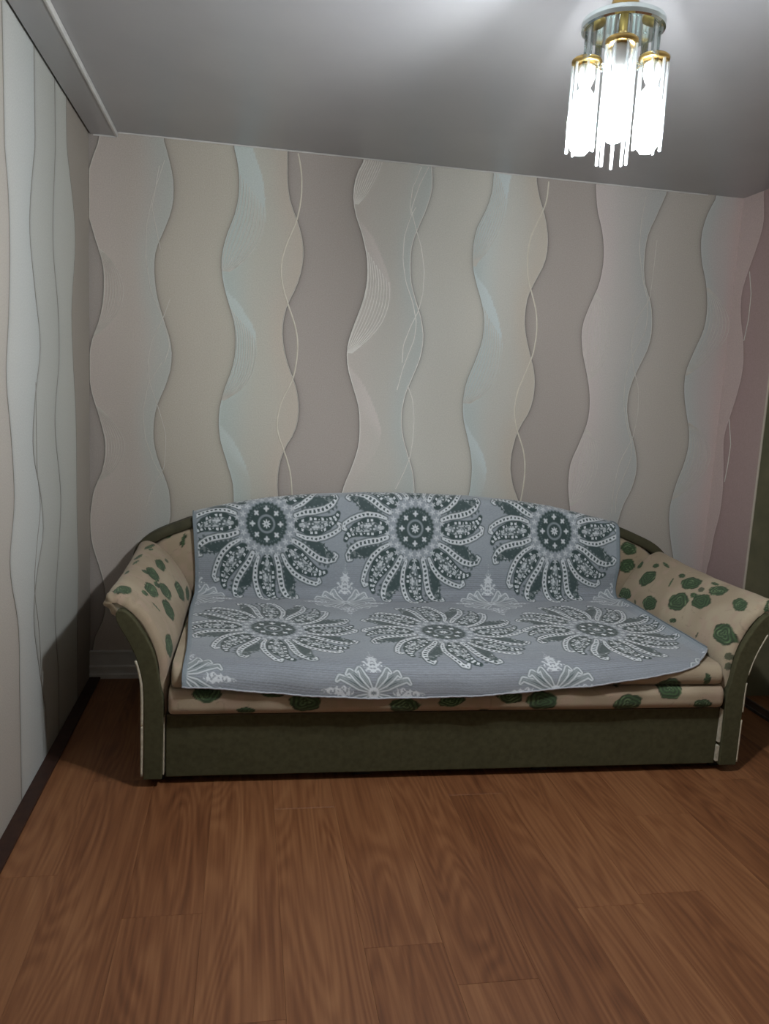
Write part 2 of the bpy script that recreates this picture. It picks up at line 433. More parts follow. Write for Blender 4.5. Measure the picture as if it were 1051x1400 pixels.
def band_colors(c_left, c_right, mid=None):
    L, Rr = muted(c_left), muted(c_right)
    Mm = muted(mid) if mid is not None else 0.5 * (L + Rr)
    def f(t):
        t = t[..., None]
        return np.where(t < 0.5, lerp(L, Mm, sstep(0, 0.5, t)), lerp(Mm, Rr, sstep(0.5, 1, t)))
    return f

TAUPE = (170, 156, 147); TAUPE2 = (158, 146, 138)
BEIGE = (184, 175, 156); BEIGE2 = (178, 166, 148)

def paint_band(cols, x, xl, xr, key_l, key_r, low, inner=None, ribbon=None):
    """edges of the sunken bands carry the printed soft line; twisting ribbons carry their own tint"""
    dl, dr = x - xl, xr - x
    c = cols((x - xl) / np.maximum(xr - xl, 1e-4))
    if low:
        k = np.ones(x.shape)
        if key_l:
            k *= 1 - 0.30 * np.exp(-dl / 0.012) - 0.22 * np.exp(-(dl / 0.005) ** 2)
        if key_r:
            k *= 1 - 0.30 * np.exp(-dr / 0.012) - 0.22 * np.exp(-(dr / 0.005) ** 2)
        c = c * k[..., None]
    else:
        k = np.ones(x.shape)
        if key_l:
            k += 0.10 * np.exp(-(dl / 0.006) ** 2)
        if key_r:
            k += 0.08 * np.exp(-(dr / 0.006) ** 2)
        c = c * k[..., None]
    if inner is not None:
        t = np.clip((x - xl) / np.maximum(inner - xl, 1e-4), 0, 1)
        w = (x < inner) * lobe_solid(key_l, zz + 0 * x, t)
        c = lerp(c, np.broadcast_to(muted(ribbon), c.shape), w[..., None] * 0.75)
    return c

# heights where the twisting ribbons touch their edge; each lobe starts as a solid twist and ends as a fan of lines
LOBES = {'E': (2.95, 2.272, 1.589, 0.90), 'C': (2.52, 1.926, 1.338, 0.74), 'G': (2.69, 2.038, 1.38, 0.72)}
def lobe_frac(key, z):
    e = LOBES[key]
    f = np.full(np.shape(z), 1.5)
    for a, b in zip(e[:-1], e[1:]):
        f = np.where((z <= a) & (z > b), (a - z) / (a - b), f)
    return f
def lobe_solid(key, z, t):
    f = lobe_frac(key, z)
    return sstep(0.42 + 0.22 * t, 0.22 + 0.22 * t, f) * (0.55 + 0.45 * t) + 0.25 * sstep(1.0, 0.7, f) * (f < 1.2)

V_all, Q_all, C_all = [], [], []
voff = 0
def emit_band(P, C):
    global voff
    n, m = P.shape[:2]
    V_all.append(P.reshape(-1, 3)); C_all.append(C.reshape(-1, 3))
    Q_all.append(grid_quads(n, m, False, voff)); voff += n * m

def wall_from_bands(name):
    global V_all, Q_all, C_all, voff
    o = link(name, np_mesh(name, np.vstack(V_all), np.vstack(Q_all), False, np.vstack(C_all)), M_wallpaper)
    V_all, Q_all, C_all, voff = [], [], [], 0
    return structure(o)

N_ACROSS = 42
zz = Z_ROWS[:, None]
tt = np.linspace(0, 1, N_ACROSS)[None, :]
zero, full_w = np.zeros_like(Z_ROWS), np.full_like(Z_ROWS, ROOM_W)
cA = np.clip(cv(BACK, 'A', Z_ROWS), 0.001, None)
B = {k: cv(BACK, k, Z_ROWS) for k in BACK}
B['A'] = cA
order = [(None, 'A', TAUPE2, TAUPE, True, None), ('A', 'B', (190, 174, 163), (172, 174, 166), False, None),
         ('B', 'C', BEIGE2, BEIGE, True, None), ('C', 'D', (172, 186, 180), (194, 178, 160), False, (184, 199, 196)),
         ('D', 'E', TAUPE, TAUPE, True, None), ('E', 'F', (196, 184, 174), (180, 187, 182), False, (206, 193, 186)),
         ('F', 'G', (196, 193, 182), (192, 187, 173), True, None), ('G', 'H', (174, 188, 186), (194, 180, 162), False, (186, 202, 204)),
         ('H', 'I', TAUPE, TAUPE, True, None), ('I', 'J', (194, 178, 174), (176, 177, 174), False, None),
         ('J', 'K', (184, 173, 162), (182, 172, 158), True, None), ('K', None, (178, 184, 181), (194, 166, 160), False, None)]
for kl, kr, c1, c2, low, rib in order:
    xl = (B[kl] if kl else zero)[:, None]
    xr = (B[kr] if kr else full_w)[:, None]
    x = xl + (xr - xl) * tt
    inn = cv(INNER, kl, Z_ROWS)[:, None] if rib else None
    if rib:
        inn = np.maximum(inn, xl + 0.002)
    mid = {'C': (186, 182, 166), 'E': (188, 183, 172), 'G': (188, 185, 174), 'A': (182, 168, 155), 'I': (186, 178, 172)}.get(kl)
    c = paint_band(band_colors(c1, c2, mid), x, xl, xr, kl, kr, low, inn, rib)
    # faint drift of tint along the height, as printed
    drift = 1 + 0.03 * np.sin(zz * 4.1 + x * 3.0)
    c = c * drift[..., None]
    P = np.stack([x, np.zeros_like(x), np.broadcast_to(zz, x.shape)], -1)
    emit_band(P, c)
wall_back = wall_from_bands('wall_back')

def ribbon_arrays(P, nrm, side, w, h):
    """a raised bead of width w and relief h on a wall"""
    P = np.asarray(P, float)
    T = np.gradient(P, axis=0); T /= np.linalg.norm(T, axis=1)[:, None] + 1e-9
    S = np.cross(T, nrm)
    prof = [(-0.5, 0.0), (-0.28, 0.8), (0.0, 1.0), (0.28, 0.8), (0.5, 0.0)]
    V = np.stack([P + S * (a * w) + np.asarray(nrm) * (b * h + 0.0004) for a, b in prof], 1)
    return V.reshape(-1, 3), grid_quads(len(P), 5)

def smooth_line(pts, n=90):
    pts = np.array(pts, float) / 1000
    d = np.r_[0, np.cumsum(np.linalg.norm(np.diff(pts, axis=0), axis=1))]
    u = np.linspace(0, d[-1], n)
    X = np.stack([np.interp(u, d, pts[:, i]) for i in (0, 1)], 1)
    ker = np.hanning(9); ker /= ker.sum()
    Y = np.stack([np.convolve(np.pad(X[:, i], 4, mode='reflect', reflect_type='odd'), ker, 'valid') for i in (0, 1)], 1)
    return Y

def strands(name, lines, material, parent, nrm):
    Vs, Qs, o = [], [], 0
    for P, w, h in lines:
        V, Q = ribbon_arrays(P, nrm, None, w, h)
        Vs.append(V); Qs.append(Q + o); o += len(V)
    ob = link(name, np_mesh(name, np.vstack(Vs), np.vstack(Qs)), material, parent)
    ob['kind'] = 'stuff'
    return ob

def on_back(x, z):
    return np.stack([x, np.zeros_like(x), z], 1)

bright, dim, cream = [], [], []
for k, pts in STRAND.items():
    L = smooth_line(pts)
    if k in ('D1', 'H1'):
        # the loop carries on behind the sofa
        x0, z0 = L[-1] if L[-1, 1] < L[0, 1] else L[0]
        dim_z = np.linspace(z0, 0.15, 60)
        ext = np.stack([x0 + 0.045 * np.sin((z0 - dim_z) * 2 * math.pi / 0.7), dim_z], 1)
        L = np.vstack([L if L[-1, 1] < L[0, 1] else L[::-1], ext[1:]])
    P = on_back(L[:, 0], L[:, 1])
    if k in ('D1', 'H1'):
        cream.append((P, 0.0072, 0.0025))
    elif k.startswith('F'):
        bright.append((P, 0.0045, 0.002))
    else:
        dim.append((P, 0.003 if k.startswith('B') else 0.004, 0.0015))
def fan(key, zr, n=8, width=0.0034, inner=None, store=bright):
    z = np.linspace(*zr, 80)
    b = np.interp(z, Z_ROWS, B[key])
    d = inner(z, b)
    for k in range(0, n):
        store.append((on_back(b + d * (k + 0.35) / n, z), width, 0.0016))
def lobe_fan(key, a, b, n, width, store):
    for k in range(n):
        t = (k + 0.5) / n
        z = np.linspace(a + (b - a) * (0.24 + 0.24 * t), b + (a - b) * 0.03, 70)
        z = z[(z < 2.495) & (z > 0.6)]
        if len(z) < 5:
            continue
        e = np.interp(z, Z_ROWS, B[key])
        store.append((on_back(e + np.maximum(cv(INNER, key, z) - e, 0.0) * t, z), width, 0.0018))
lobe_fan('E', 2.272, 1.589, 9, 0.0044, bright)
lobe_fan('E', 2.95, 2.272, 9, 0.0036, bright)
for key, n in (('C', 9), ('G', 9)):
    e = LOBES[key]
    for a_, b_ in zip(e[:2], e[1:3]):
        lobe_fan(key, a_, b_, n, 0.0032, dim)
def half_wave(z0, z1, w):
    return lambda z, b: w * np.abs(np.sin((z - z0) / (z1 - z0) * math.pi)) ** 0.8 + 0.004
for key, spans, w in (('A', ((2.0, 1.62), (1.3, 0.95)), 0.09), ('I', ((1.98, 1.55), (1.30, 0.9)), 0.16), ('K', ((2.05, 1.6), (1.36, 0.95)), 0.15)):
    for z0, z1 in spans:
        fan(key, (z0, z1), 8, 0.0026, inner=half_wave(z0, z1, w), store=dim)
# the light embossed line on the raised edges
for k, w in (('A', 0.004), ('D', 0.004), ('E', 0.0045), ('F', 0.0045), ('H', 0.004), ('J', 0.003)):
    (bright if k in 'EF' else dim).append((on_back(B[k] + (0.002 if k in 'AE' else -0.002), Z_ROWS), w, 0.002))
strands('embossed_strand', bright, M_strand, wall_back, (0, -1, 0))
strands('embossed_strand', cream, M_strand_cream, wall_back, (0, -1, 0))
strands('embossed_line', dim, M_strand_dim, wall_back, (0, -1, 0))

# left wall: long slow stripes of the same paper
Lc = {k: cv(LEFT, k, Z_ROWS) for k in LEFT}
ycorner = np.zeros_like(Z_ROWS)
seq = [ycorner, Lc['d'], Lc['c'], Lc['b'], Lc['a']]
cols_left = [((158, 147, 134), (156, 144, 131)), ((180, 181, 172), (175, 177, 169)), ((173, 175, 167), (176, 178, 171)),
             ((180, 186, 184), (186, 187, 182)), ((178, 168, 156), (170, 160, 148))]
shift = -1.42
more = [Lc['d'] + shift, Lc['c'] + shift, Lc['b'] + shift, Lc['a'] + shift]
cols_left += cols_left[1:]
seq += more
seq.append(np.full_like(Z_ROWS, ROOM_Y))
cols_left = cols_left[:len(seq) - 1] + [((170, 160, 148), (170, 160, 148))] * max(0, len(seq) - 1 - len(cols_left))
for i, (ca, cb) in enumerate(zip(seq[:-1], seq[1:])):
    yl, yr = ca[:, None], cb[:, None]
    y = yl + (yr - yl) * tt
    f = band_colors(*cols_left[i])
    c = f(np.broadcast_to(tt, y.shape))
    d1, d2 = np.abs(y - yl), np.abs(y - yr)
    k = np.ones(y.shape)
    for d, w in ((d1, 1.0), (d2, 1.0)):
        k = k * (1 - 0.16 * w * np.exp(-(d / 0.010) ** 2) - 0.08 * np.exp(-d / 0.03))
    if i == 0:
        k = np.ones(y.shape)
    c = c * k[..., None]
    emit_band(np.stack([np.zeros_like(y), y, np.broadcast_to(zz, y.shape)], -1), c)
wall_left = wall_from_bands('wall_left')
wl = [(np.stack([np.zeros_like(Z_ROWS), Lc[k] - 0.008, Z_ROWS], 1), 0.004, 0.0016) for k in ('a', 'b', 'c', 'd')]
zb2 = np.linspace(0.3, 1.4, 80)
wl.append((np.stack([np.zeros_like(zb2), cv(LEFT, 'b2', zb2), zb2], 1), 0.004, 0.0016))
strands('embossed_line', wl, M_strand_dark, wall_left, (1, 0, 0))
box('upper_strip', (-0.02, ROOM_Y, 2.5), (0.0, 0.0, 2.62), M_plainwall, wall_left)

# right wall: a short papered return, then the doorway with its olive jamb
DOOR_Y0, DOOR_Y1, DOOR_H = -0.37, -1.27, 2.08
zr = Z_ROWS
cL = cv(RIGHT, 'L', zr)
s1 = np.clip(cL, DOOR_Y0 + 0.03, -0.004)
for ca, cb, c1, c2, low in ((np.zeros_like(zr), s1, (194, 166, 160), (194, 164, 158), False), (s1, np.full_like(zr, DOOR_Y0), (172, 134, 132), (168, 134, 130), True)):
    yl, yr = ca[:, None], cb[:, None]
    y = yl + (yr - yl) * tt
    c = band_colors(c1, c2)(np.broadcast_to(tt, y.shape))
    k = np.ones(y.shape)
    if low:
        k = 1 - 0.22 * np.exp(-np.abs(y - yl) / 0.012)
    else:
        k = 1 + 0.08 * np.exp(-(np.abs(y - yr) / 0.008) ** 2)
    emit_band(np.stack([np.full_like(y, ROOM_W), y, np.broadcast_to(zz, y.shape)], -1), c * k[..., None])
wall_right = wall_from_bands('wall_right')
rl = []
for k, pts in STRAND_R.items():
    L = smooth_line(pts)
    rl.append((np.stack([np.full(len(L), ROOM_W), L[:, 0], L[:, 1]], 1), 0.006, 0.002))
strands('embossed_line', rl, M_strand_dim, wall_right, (-1, 0, 0))
bm = bmesh.new()
add_box(bm, (ROOM_W, ROOM_Y, 0), (ROOM_W + 0.26, DOOR_Y1, 2.5))
add_box(bm, (ROOM_W, DOOR_Y1, DOOR_H), (ROOM_W + 0.26, DOOR_Y0, 2.5))
add_box(bm, (ROOM_W + 0.004, DOOR_Y0 + 0.004, 0), (ROOM_W + 0.26, 0.02, 2.5))
bm_obj('wall_block', bm, M_plainwall, wall_right)
structure(box('trim_1', (ROOM_W - 0.004, DOOR_Y0 - 0.008, 0.0), (ROOM_W + 0.004, DOOR_Y0 + 0.002, DOOR_H), M_plainwall, None, 0.002))   # papered edge of the jamb
door_1 = structure(box('door_1', (ROOM_W + 0.20, DOOR_Y1 + 0.02, 0.012), (ROOM_W + 0.24, DOOR_Y0 - 0.02, DOOR_H - 0.02), M_green_paint, None, 0.004))
bm = bmesh.new()
add_box(bm, (ROOM_W + 0.005, DOOR_Y0 - 0.006, 0), (ROOM_W + 0.25, DOOR_Y0, DOOR_H))
add_box(bm, (ROOM_W + 0.005, DOOR_Y1, 0), (ROOM_W + 0.25, DOOR_Y1 + 0.006, DOOR_H))
add_box(bm, (ROOM_W + 0.005, DOOR_Y1, DOOR_H - 0.006), (ROOM_W + 0.25, DOOR_Y0, DOOR_H))
bm_obj('door_jamb', bm, M_green_paint, door_1)
for z0, z1 in ((0.22, 0.92), (1.05, 1.9)):
    box('door_panel', (ROOM_W + 0.192, DOOR_Y1 + 0.16, z0), (ROOM_W + 0.202, DOOR_Y0 - 0.16, z1), M_green_paint, door_1, 0.006)
lathe('door_handle', [(0, 0), (0.022, 0), (0.024, 0.01), (0.012, 0.022), (0.012, 0.05), (0.028, 0.06), (0.03, 0.075), (0.02, 0.09), (0, 0.092)], M_gold, door_1, k=20)
dh = bpy.data.objects['door_handle']
dh.rotation_euler = (0, -math.pi / 2, 0)
dh.location = (ROOM_W + 0.20, DOOR_Y1 + 0.09, 1.0)
th = structure(box('trim_2', (ROOM_W - 0.015, DOOR_Y1, 0.0), (ROOM_W + 0.06, DOOR_Y0, 0.012), M_dark_trim, None, 0.003))                    # threshold in the doorway
for x in (ROOM_W - 0.018, ROOM_W + 0.045):
    box('metal_edge', (x, DOOR_Y1, 0.0), (x + 0.008, DOOR_Y0, 0.015), M_edge, th, 0.002)

structure(box('wall_front', (-0.02, ROOM_Y - 0.05, 0), (ROOM_W + 0.26, ROOM_Y, 2.62), M_plainwall))
structure(box('ceiling', (0.12, ROOM_Y, ROOM_H), (ROOM_W + 0.26, 0.05, ROOM_H + 0.12), M_ceiling))
structure(box('trim_3', (0.009, ROOM_Y, ROOM_H - 0.02), (0.12, 0.0, ROOM_H + 0.12), M_ceiling))                # lower panel along the left wall
structure(box('trim_4', (0.1125, ROOM_Y, ROOM_H - 0.023), (0.1235, -0.001, ROOM_H - 0.001), M_white_trim, None, 0.003))   # its pale edge strip
structure(box('trim_5', (0.1235, -0.006, ROOM_H - 0.006), (ROOM_W - 0.2, 0.0, ROOM_H), M_white_trim, None, 0.002))        # thin bead between wall and ceiling
structure(box('trim_6', (0.02, -0.005, ROOM_H - 0.025), (0.1125, 0.0, ROOM_H - 0.02), M_white_trim))

# back skirting: stepped white moulding
def skirting(name, pts, a, b, along_x):
    bm = bmesh.new()
    A = [bm.verts.new((a, -p[0], p[1]) if along_x else (p[0], a, p[1])) for p in pts]
    Bv = [bm.verts.new((b, -p[0], p[1]) if along_x else (p[0], b, p[1])) for p in pts]
    bm.faces.new(A); bm.faces.new(Bv[::-1])
    for i in range(len(pts)):
        j = (i + 1) % len(pts)
        bm.faces.new((A[i], Bv[i], Bv[j], A[j]))
    return structure(bm_obj(name, bm, M_white_trim))
skirting('baseboard_back', [(0, 0), (0.030, 0), (0.030, 0.020), (0.022, 0.026), (0.022, 0.046), (0.028, 0.050), (0.028, 0.060), (0.018, 0.066), (0.016, 0.122), (0.022, 0.126), (0.022, 0.134), (0, 0.134)], 0.0, ROOM_W, True)
structure(box('baseboard_left', (0.0, ROOM_Y, 0.0), (0.052, 0.0, 0.010), M_dark_trim, None, 0.004))   # flat dark strip lying along the left wall

# ------------------------------------------------------------------ floor: every plank a part
floor = structure(box('floor', (-0.02, ROOM_Y, -0.06), (ROOM_W + 0.26, 0.02, -0.0085), M_dark_trim))
PW, PL = 0.2095, 1.29
ENDS = {5: -1.99, 10: -1.427, 9: -1.85, 2: -1.81, 4: -1.287, 7: -1.24, 0: -1.6, 1: -1.05, 3: -2.2, 6: -0.85, 8: -0.6, 11: -2.05, 12: -1.2, 13: -0.75, 14: -1.7, 15: -1.1}
for c in range(17):
    x0 = 1.048 + (c - 5) * PW
    x1 = min(x0 + PW, ROOM_W + 0.24)
    if x1 - x0 < 0.02:
        continue
    y = ENDS.get(c, -1.4)
    while y < 0:
        y += PL
    while y > ROOM_Y:
        top, bot = min(y, 0.0), max(y - PL, ROOM_Y)
        if top - bot > 0.03 and not (x0 > ROOM_W and (top < DOOR_Y1 or bot > DOOR_Y0)):
            cxx, cyy = (max(x0, 0) + x1) / 2, (top + bot) / 2
            w, h = (x1 - max(x0, 0)) / 2 - 0.0001, (top - bot) / 2 - 0.0002
            bm = bmesh.new()
            lo = [bm.verts.new((sx * w, sy * h, -0.0085)) for sx, sy in ((-1, -1), (1, -1), (1, 1), (-1, 1))]
            mi = [bm.verts.new((sx * w, sy * h, -0.0005)) for sx, sy in ((-1, -1), (1, -1), (1, 1), (-1, 1))]
            hi = [bm.verts.new((sx * (w - 0.0005), sy * (h - 0.0006), 0)) for sx, sy in ((-1, -1), (1, -1), (1, 1), (-1, 1))]
            for a, b2 in ((lo, mi), (mi, hi)):
                for i in range(4):
                    bm.faces.new((a[i], a[(i + 1) % 4], b2[(i + 1) % 4], b2[i]))
            bm.faces.new(hi)
            p = bm_obj('plank', bm, M_wood, floor)
            p.location = (cxx, cyy, 0)
        y -= PL

# ================================================================== THE SOFA
SOFA_O, SOFA_R = (1.532, -0.61, 0.0), -0.017
sofa = tag(empty('sofa', SOFA_O, SOFA_R), 'old olive-framed sofa with flared arms and cream rose-print upholstery against the back wall', 'sofa')

CREAM, CREAM2, CREAM3 = lin((166, 151, 128)), lin((154, 138, 116)), lin((164, 142, 124))
LEAF_D, LEAF_M, LEAF_L = lin((34, 50, 36)), lin((64, 94, 60)), lin((118, 142, 102))

def vnoise(x, y, s, seed):
    """smooth value noise on arrays"""
    r = np.random.default_rng(seed).random((64, 64))
    u, v = x * s + 1000, y * s + 1000
    i, j = np.floor(u).astype(int), np.floor(v).astype(int)
    f, g = u - i, v - j
    f, g = f * f * (3 - 2 * f), g * g * (3 - 2 * g)
    a = lambda p, q: r[(i + p) % 64, (j + q) % 64]
    return (a(0, 0) * (1 - f) + a(1, 0) * f) * (1 - g) + (a(0, 1) * (1 - f) + a(1, 1) * f) * g

def rose_print(S, T, roses, seed=1):
    """cream cloth with green cabbage roses; roses = (s, t, rs, rt, turn)"""
    n1 = vnoise(S, T, 9, seed); n2 = vnoise(S, T, 31, seed + 1)
    c = lerp(CREAM, CREAM2, sstep(0.3, 0.75, n1)[..., None])
    c = lerp(c, CREAM3, (0.6 * sstep(0.55, 0.8, n2))[..., None])
    # thin sketched stalks in the ground
    st = np.abs(vnoise(S, T, 16, seed + 4) - 0.5)
    c = c * (1 - 0.16 * (st < 0.012) * (n2 > 0.45))[..., None]
    for q, (s0, t0, rs, rt, tn) in enumerate(roses):
        near = (np.abs(S - s0) < 2 * max(rs, rt)) & (np.abs(T - t0) < 2 * max(rs, rt))
        if not near.any():
            continue
        ds, dt = S[near] - s0, T[near] - t0
        ca, sa = math.cos(tn), math.sin(tn)
        u, v = (ca * ds + sa * dt) / rs, (-sa * ds + ca * dt) / rt
        r, a = np.hypot(u, v), np.arctan2(v, u)
        rag = 1 + 0.05 * np.sin(5 * a + q) + 0.025 * np.sin(11 * a + 2.3 * q) + 0.05 * (vnoise(u + q, v, 5, seed + 7) - 0.5)
        m = sstep(1.03, 0.95, r / rag)
        big = max(rs, rt) > 0.022
        # petals: overlapping arcs winding out from the heart
        pet = np.abs(((r * 3.1 + a / (2 * math.pi) * 1.0 + 0.35 * np.sin(3 * a + q)) % 1.0) - 0.5) * 2
        vein = np.abs(np.sin(9 * a + 6 * r + q))
        k = sstep(0.25, 0.95, pet) * 0.8 + 0.2 * vein
        col = lerp(LEAF_D, LEAF_M, k[:, None])
        hl = sstep(0.55, 0.85, vnoise(u * 1.0 + 3 * q, v, 2.3, seed + 11)) * sstep(0.4, 0.9, pet)
        col = lerp(col, LEAF_L, (0.7 * hl)[:, None])
        col = col * (1 - 0.4 * sstep(0.8, 1.0, r / rag))[:, None]
        if not big:
            col = lerp(LEAF_D, LEAF_M, (0.45 * k)[:, None])
        cn = c[near]
        c[near] = lerp(cn, col, (m * (0.95 if big else 0.8))[:, None])
    return c

def resample(P, n, closed=False):
    P = np.array(P, float)
    if closed:
        P = np.vstack([P, P[:1]])
    d = np.r_[0, np.cumsum(np.linalg.norm(np.diff(P, axis=0), axis=1))]
    u = np.linspace(0, d[-1], n)
    return np.stack([np.interp(u, d, P[:, i]) for i in range(P.shape[1])], 1), u

def chaikin(P, k=2):
    P = np.array(P, float)
    for _ in range(k):
        Q = [P[0]]
        for a, b in zip(P[:-1], P[1:]):
            Q += [a * 0.75 + b * 0.25, a * 0.25 + b * 0.75]
        Q.append(P[-1])
        P = np.array(Q)
    return P

# ---- arms (modelled for the right, |x|, then mirrored)
ARM_PROF = [(1.072, 0.04), (1.066, 0.20), (1.060, 0.30), (1.056, 0.37), (1.057, 0.43), (1.066, 0.49), (1.085, 0.548), (1.115, 0.605), (1.150, 0.650),
            (1.190, 0.684), (1.232, 0.703), (1.264, 0.697), (1.282, 0.672), (1.274, 0.646), (1.248, 0.622), (1.222, 0.588), (1.196, 0.535), (1.170, 0.465), (1.153, 0.395), (1.148, 0.30), (1.148, 0.04)]
ARM_Y0, ARM_Y1 = -0.498, 0.455
def arm_surface(n=330, m=230):
    prof, s = resample(chaikin(ARM_PROF, 2), n)
    nrm = np.gradient(prof, axis=0)
    nrm = np.stack([-nrm[:, 1], nrm[:, 0]], 1)
    nrm /= np.linalg.norm(nrm, axis=1)[:, None]       # points into the arm's outside (checked below)
    ctr = np.array([1.12, 0.35])
    r = 0.030
    yy = np.r_[ARM_Y0 + r * (1 - np.cos(np.linspace(0, math.pi / 2, 14))), np.linspace(ARM_Y0 + r, ARM_Y1, m - 14 + 1)[1:]]
    Yd = np.clip(ARM_Y0 + r - yy, 0, r)
    inset = r - np.sqrt(np.maximum(r * r - Yd * Yd, 0))
    back = (yy - ARM_Y0) / (ARM_Y1 - ARM_Y0)
    S, Y = np.meshgrid(s, yy, indexing='ij')
    X = prof[:, 0][:, None] - 0 * Y
    Z = prof[:, 1][:, None] - 0 * Y
    # outward normal of the section: left of the walking direction points outwards here
    X = X - nrm[:, 0][:, None] * inset[None, :] * OUT
    Z = Z - nrm[:, 1][:, None] * inset[None, :] * OUT
    up_ = sstep(0.42, 0.66, prof[:, 1])[:, None]
    X = X + up_ * 0.025 * back[None, :]
    Z = Z - up_ * 0.012 * np.sin(back * math.pi)[None, :]
    # slack in the cloth
    w = 0.004 * (vnoise(S, Y, 6, 21) - 0.5) + 0.0025 * (vnoise(S, Y, 17, 22) - 0.5)
    fold = 0.004 * np.exp(-((Y + 0.47) / 0.03) ** 2) * np.sin(S * 150) * (np.abs(S - 0.78) < 0.14)
    w = (w + fold) * sstep(0.3, 0.42, prof[:, 1])[:, None] + 0 * Y
    X = X + nrm[:, 0][:, None] * w * OUT
    Z = Z + nrm[:, 1][:, None] * w * OUT
    return X, Y, Z, S
OUT = 1.0
ROSES_L = []
ROSES_R = []
ROSES_L = [(0.721,-0.412,0.07,0.028,1.73), (0.63,-0.192,0.069,0.035,1.62), (0.652,0.018,0.067,0.034,1.43), (0.638,0.213,0.063,0.029,1.57), (0.57,-0.024,0.07,0.041,1.65), (0.523,-0.16,0.07,0.047,1.66), (0.498,0.2,0.07,0.046,1.59), (0.447,0.339,0.069,0.024,-1.71), (0.446,-0.395,0.07,0.042,-1.48), (0.647,-0.29,0.025,0.015,1.67), (0.62,-0.07,0.034,0.016,1.63), (0.683,-0.026,0.028,0.016,1.85), (0.716,0.364,0.07,0.009,1.79), (0.62,0.335,0.021,0.012,1.72), (0.739,0.16,0.052,0.009,1.77), (0.706,0.329,0.025,0.007,1.86), (0.748,-0.126,0.035,0.007,1.62), (0.582,-0.308,0.026,0.008,2.85), (0.738,0.053,0.042,0.006,1.72)]
ROSES_R = [(0.573,0.303,0.057,0.045,1.95), (0.653,-0.005,0.066,0.039,1.71), (0.674,-0.201,0.054,0.032,1.69), (0.547,-0.03,0.07,0.048,1.7), (0.595,-0.171,0.063,0.038,1.64), (0.652,-0.389,0.056,0.028,1.26), (0.511,-0.428,0.07,0.043,-1.69), (0.475,0.162,0.059,0.036,1.61), (0.453,0.406,0.067,0.03,-1.5), (0.615,0.447,0.028,0.018,0.81), (0.649,0.327,0.023,0.014,1.63), (0.679,0.274,0.041,0.008,-1.73), (0.666,0.098,0.024,0.013,1.55), (0.644,-0.107,0.022,0.014,1.46), (0.605,-0.096,0.027,0.013,1.53), (0.458,-0.072,0.027,0.011,1.81), (0.61,0.118,0.029,0.006,-2.69), (0.701,-0.133,0.029,0.009,1.57), (0.445,0.282,0.015,0.006,-2.2), (0.454,-0.273,0.014,0.006,2.96), (0.694,-0.498,0.07,0.006,-2.68), (0.436,-0.491,0.016,0.01,-0.1), (0.396,-0.495,0.016,0.006,-0.01)]

PANEL = [(1.0815, 0.032), (1.0745, 0.032), (1.0735, 0.040), (1.070, 0.256), (1.071, 0.335), (1.080, 0.36), (1.091, 0.432), (1.102, 0.487), (1.125, 0.542), (1.160, 0.602), (1.190, 0.638), (1.208, 0.650), (1.226, 0.648), (1.234, 0.632),
         (1.226, 0.600), (1.196, 0.537), (1.169, 0.470), (1.152, 0.402), (1.146, 0.34), (1.1465, 0.040), (1.1462, 0.032), (1.139, 0.032)]
def make_arm(side, roses):
    X, Y, Z, S = arm_surface()
    c = rose_print(S, Y, roses, 3 if side < 0 else 13)
    n, m = X.shape
    V = np.stack([X * side, Y, Z], -1).reshape(-1, 3)
    Q = grid_quads(n, m)
    if side > 0:
        Q = Q[:, ::-1]
    arm = link('armrest', np_mesh('armrest', V, Q, True, c.reshape(-1, 3)), M_fabric, sofa)
    # boards that close the arm behind and below the cloth
    pr, _ = resample(chaikin(ARM_PROF, 2), 70)
    tn = np.gradient(pr, axis=0); tn /= np.linalg.norm(tn, axis=1)[:, None]
    core = [(side * (p[0] + t[1] * 0.028), p[1] - t[0] * 0.028) for p, t in zip(pr, tn)]
    prism_xz('arm_core', core, ARM_Y0 + 0.008, ARM_Y1 - 0.002, M_piping, arm)
    pan = [(side * (p[0] - (0.009 * float(sstep(0.63, 0.50, p[1])) if side < 0 and p[0] > 1.135 - 0.5 * min(0, 0.45 - p[1]) - 0.02 else 0)), p[1]) for p in chaikin(PANEL + PANEL[:1], 1)[:-1]]
    pan_o = prism_xz('arm_panel', pan, -0.522, -0.485, M_velour, sofa, 0.004)
    # worn pale welt along the outer edge and low on the inner edge
    outer = [(1.214, 0.570), (1.175, 0.490), (1.153, 0.415), (1.1475, 0.35), (1.1475, 0.27), (1.1475, 0.19), (1.1475, 0.045)]
    o2, _ = resample(chaikin(outer, 2), 50)
    for a, b in (((0, 17), (19, 31), (33, 50)) if side > 0 else ((10, 33), (32, 50))):
        seg = o2[a:b]
        P = np.stack([(seg[:, 0] - (0.0035 if side < 0 else 0)) * side, np.full(len(seg), -0.519), seg[:, 1]], 1)
        tube('welt', P, 0.0042 if side > 0 else 0.0046, M_piping, pan_o, 6)
    if side > 0:
        zz_ = ((0.045, 0.11, 0.010), (0.125, 0.262, 0.009))
    else:
        zz_ = ((0.045, 0.262, 0.004),)
    for z0, z1, w in zz_:
        x0, x1 = sorted((side * (1.072 - w), side * 1.073))
        box('welt', (x0, -0.512, z0), (x1, -0.49, z1), M_piping, pan_o, 0.0015)
    return arm
for _s, _r in ((-1, ROSES_L), (1, ROSES_R)):
    make_arm(_s, _r)

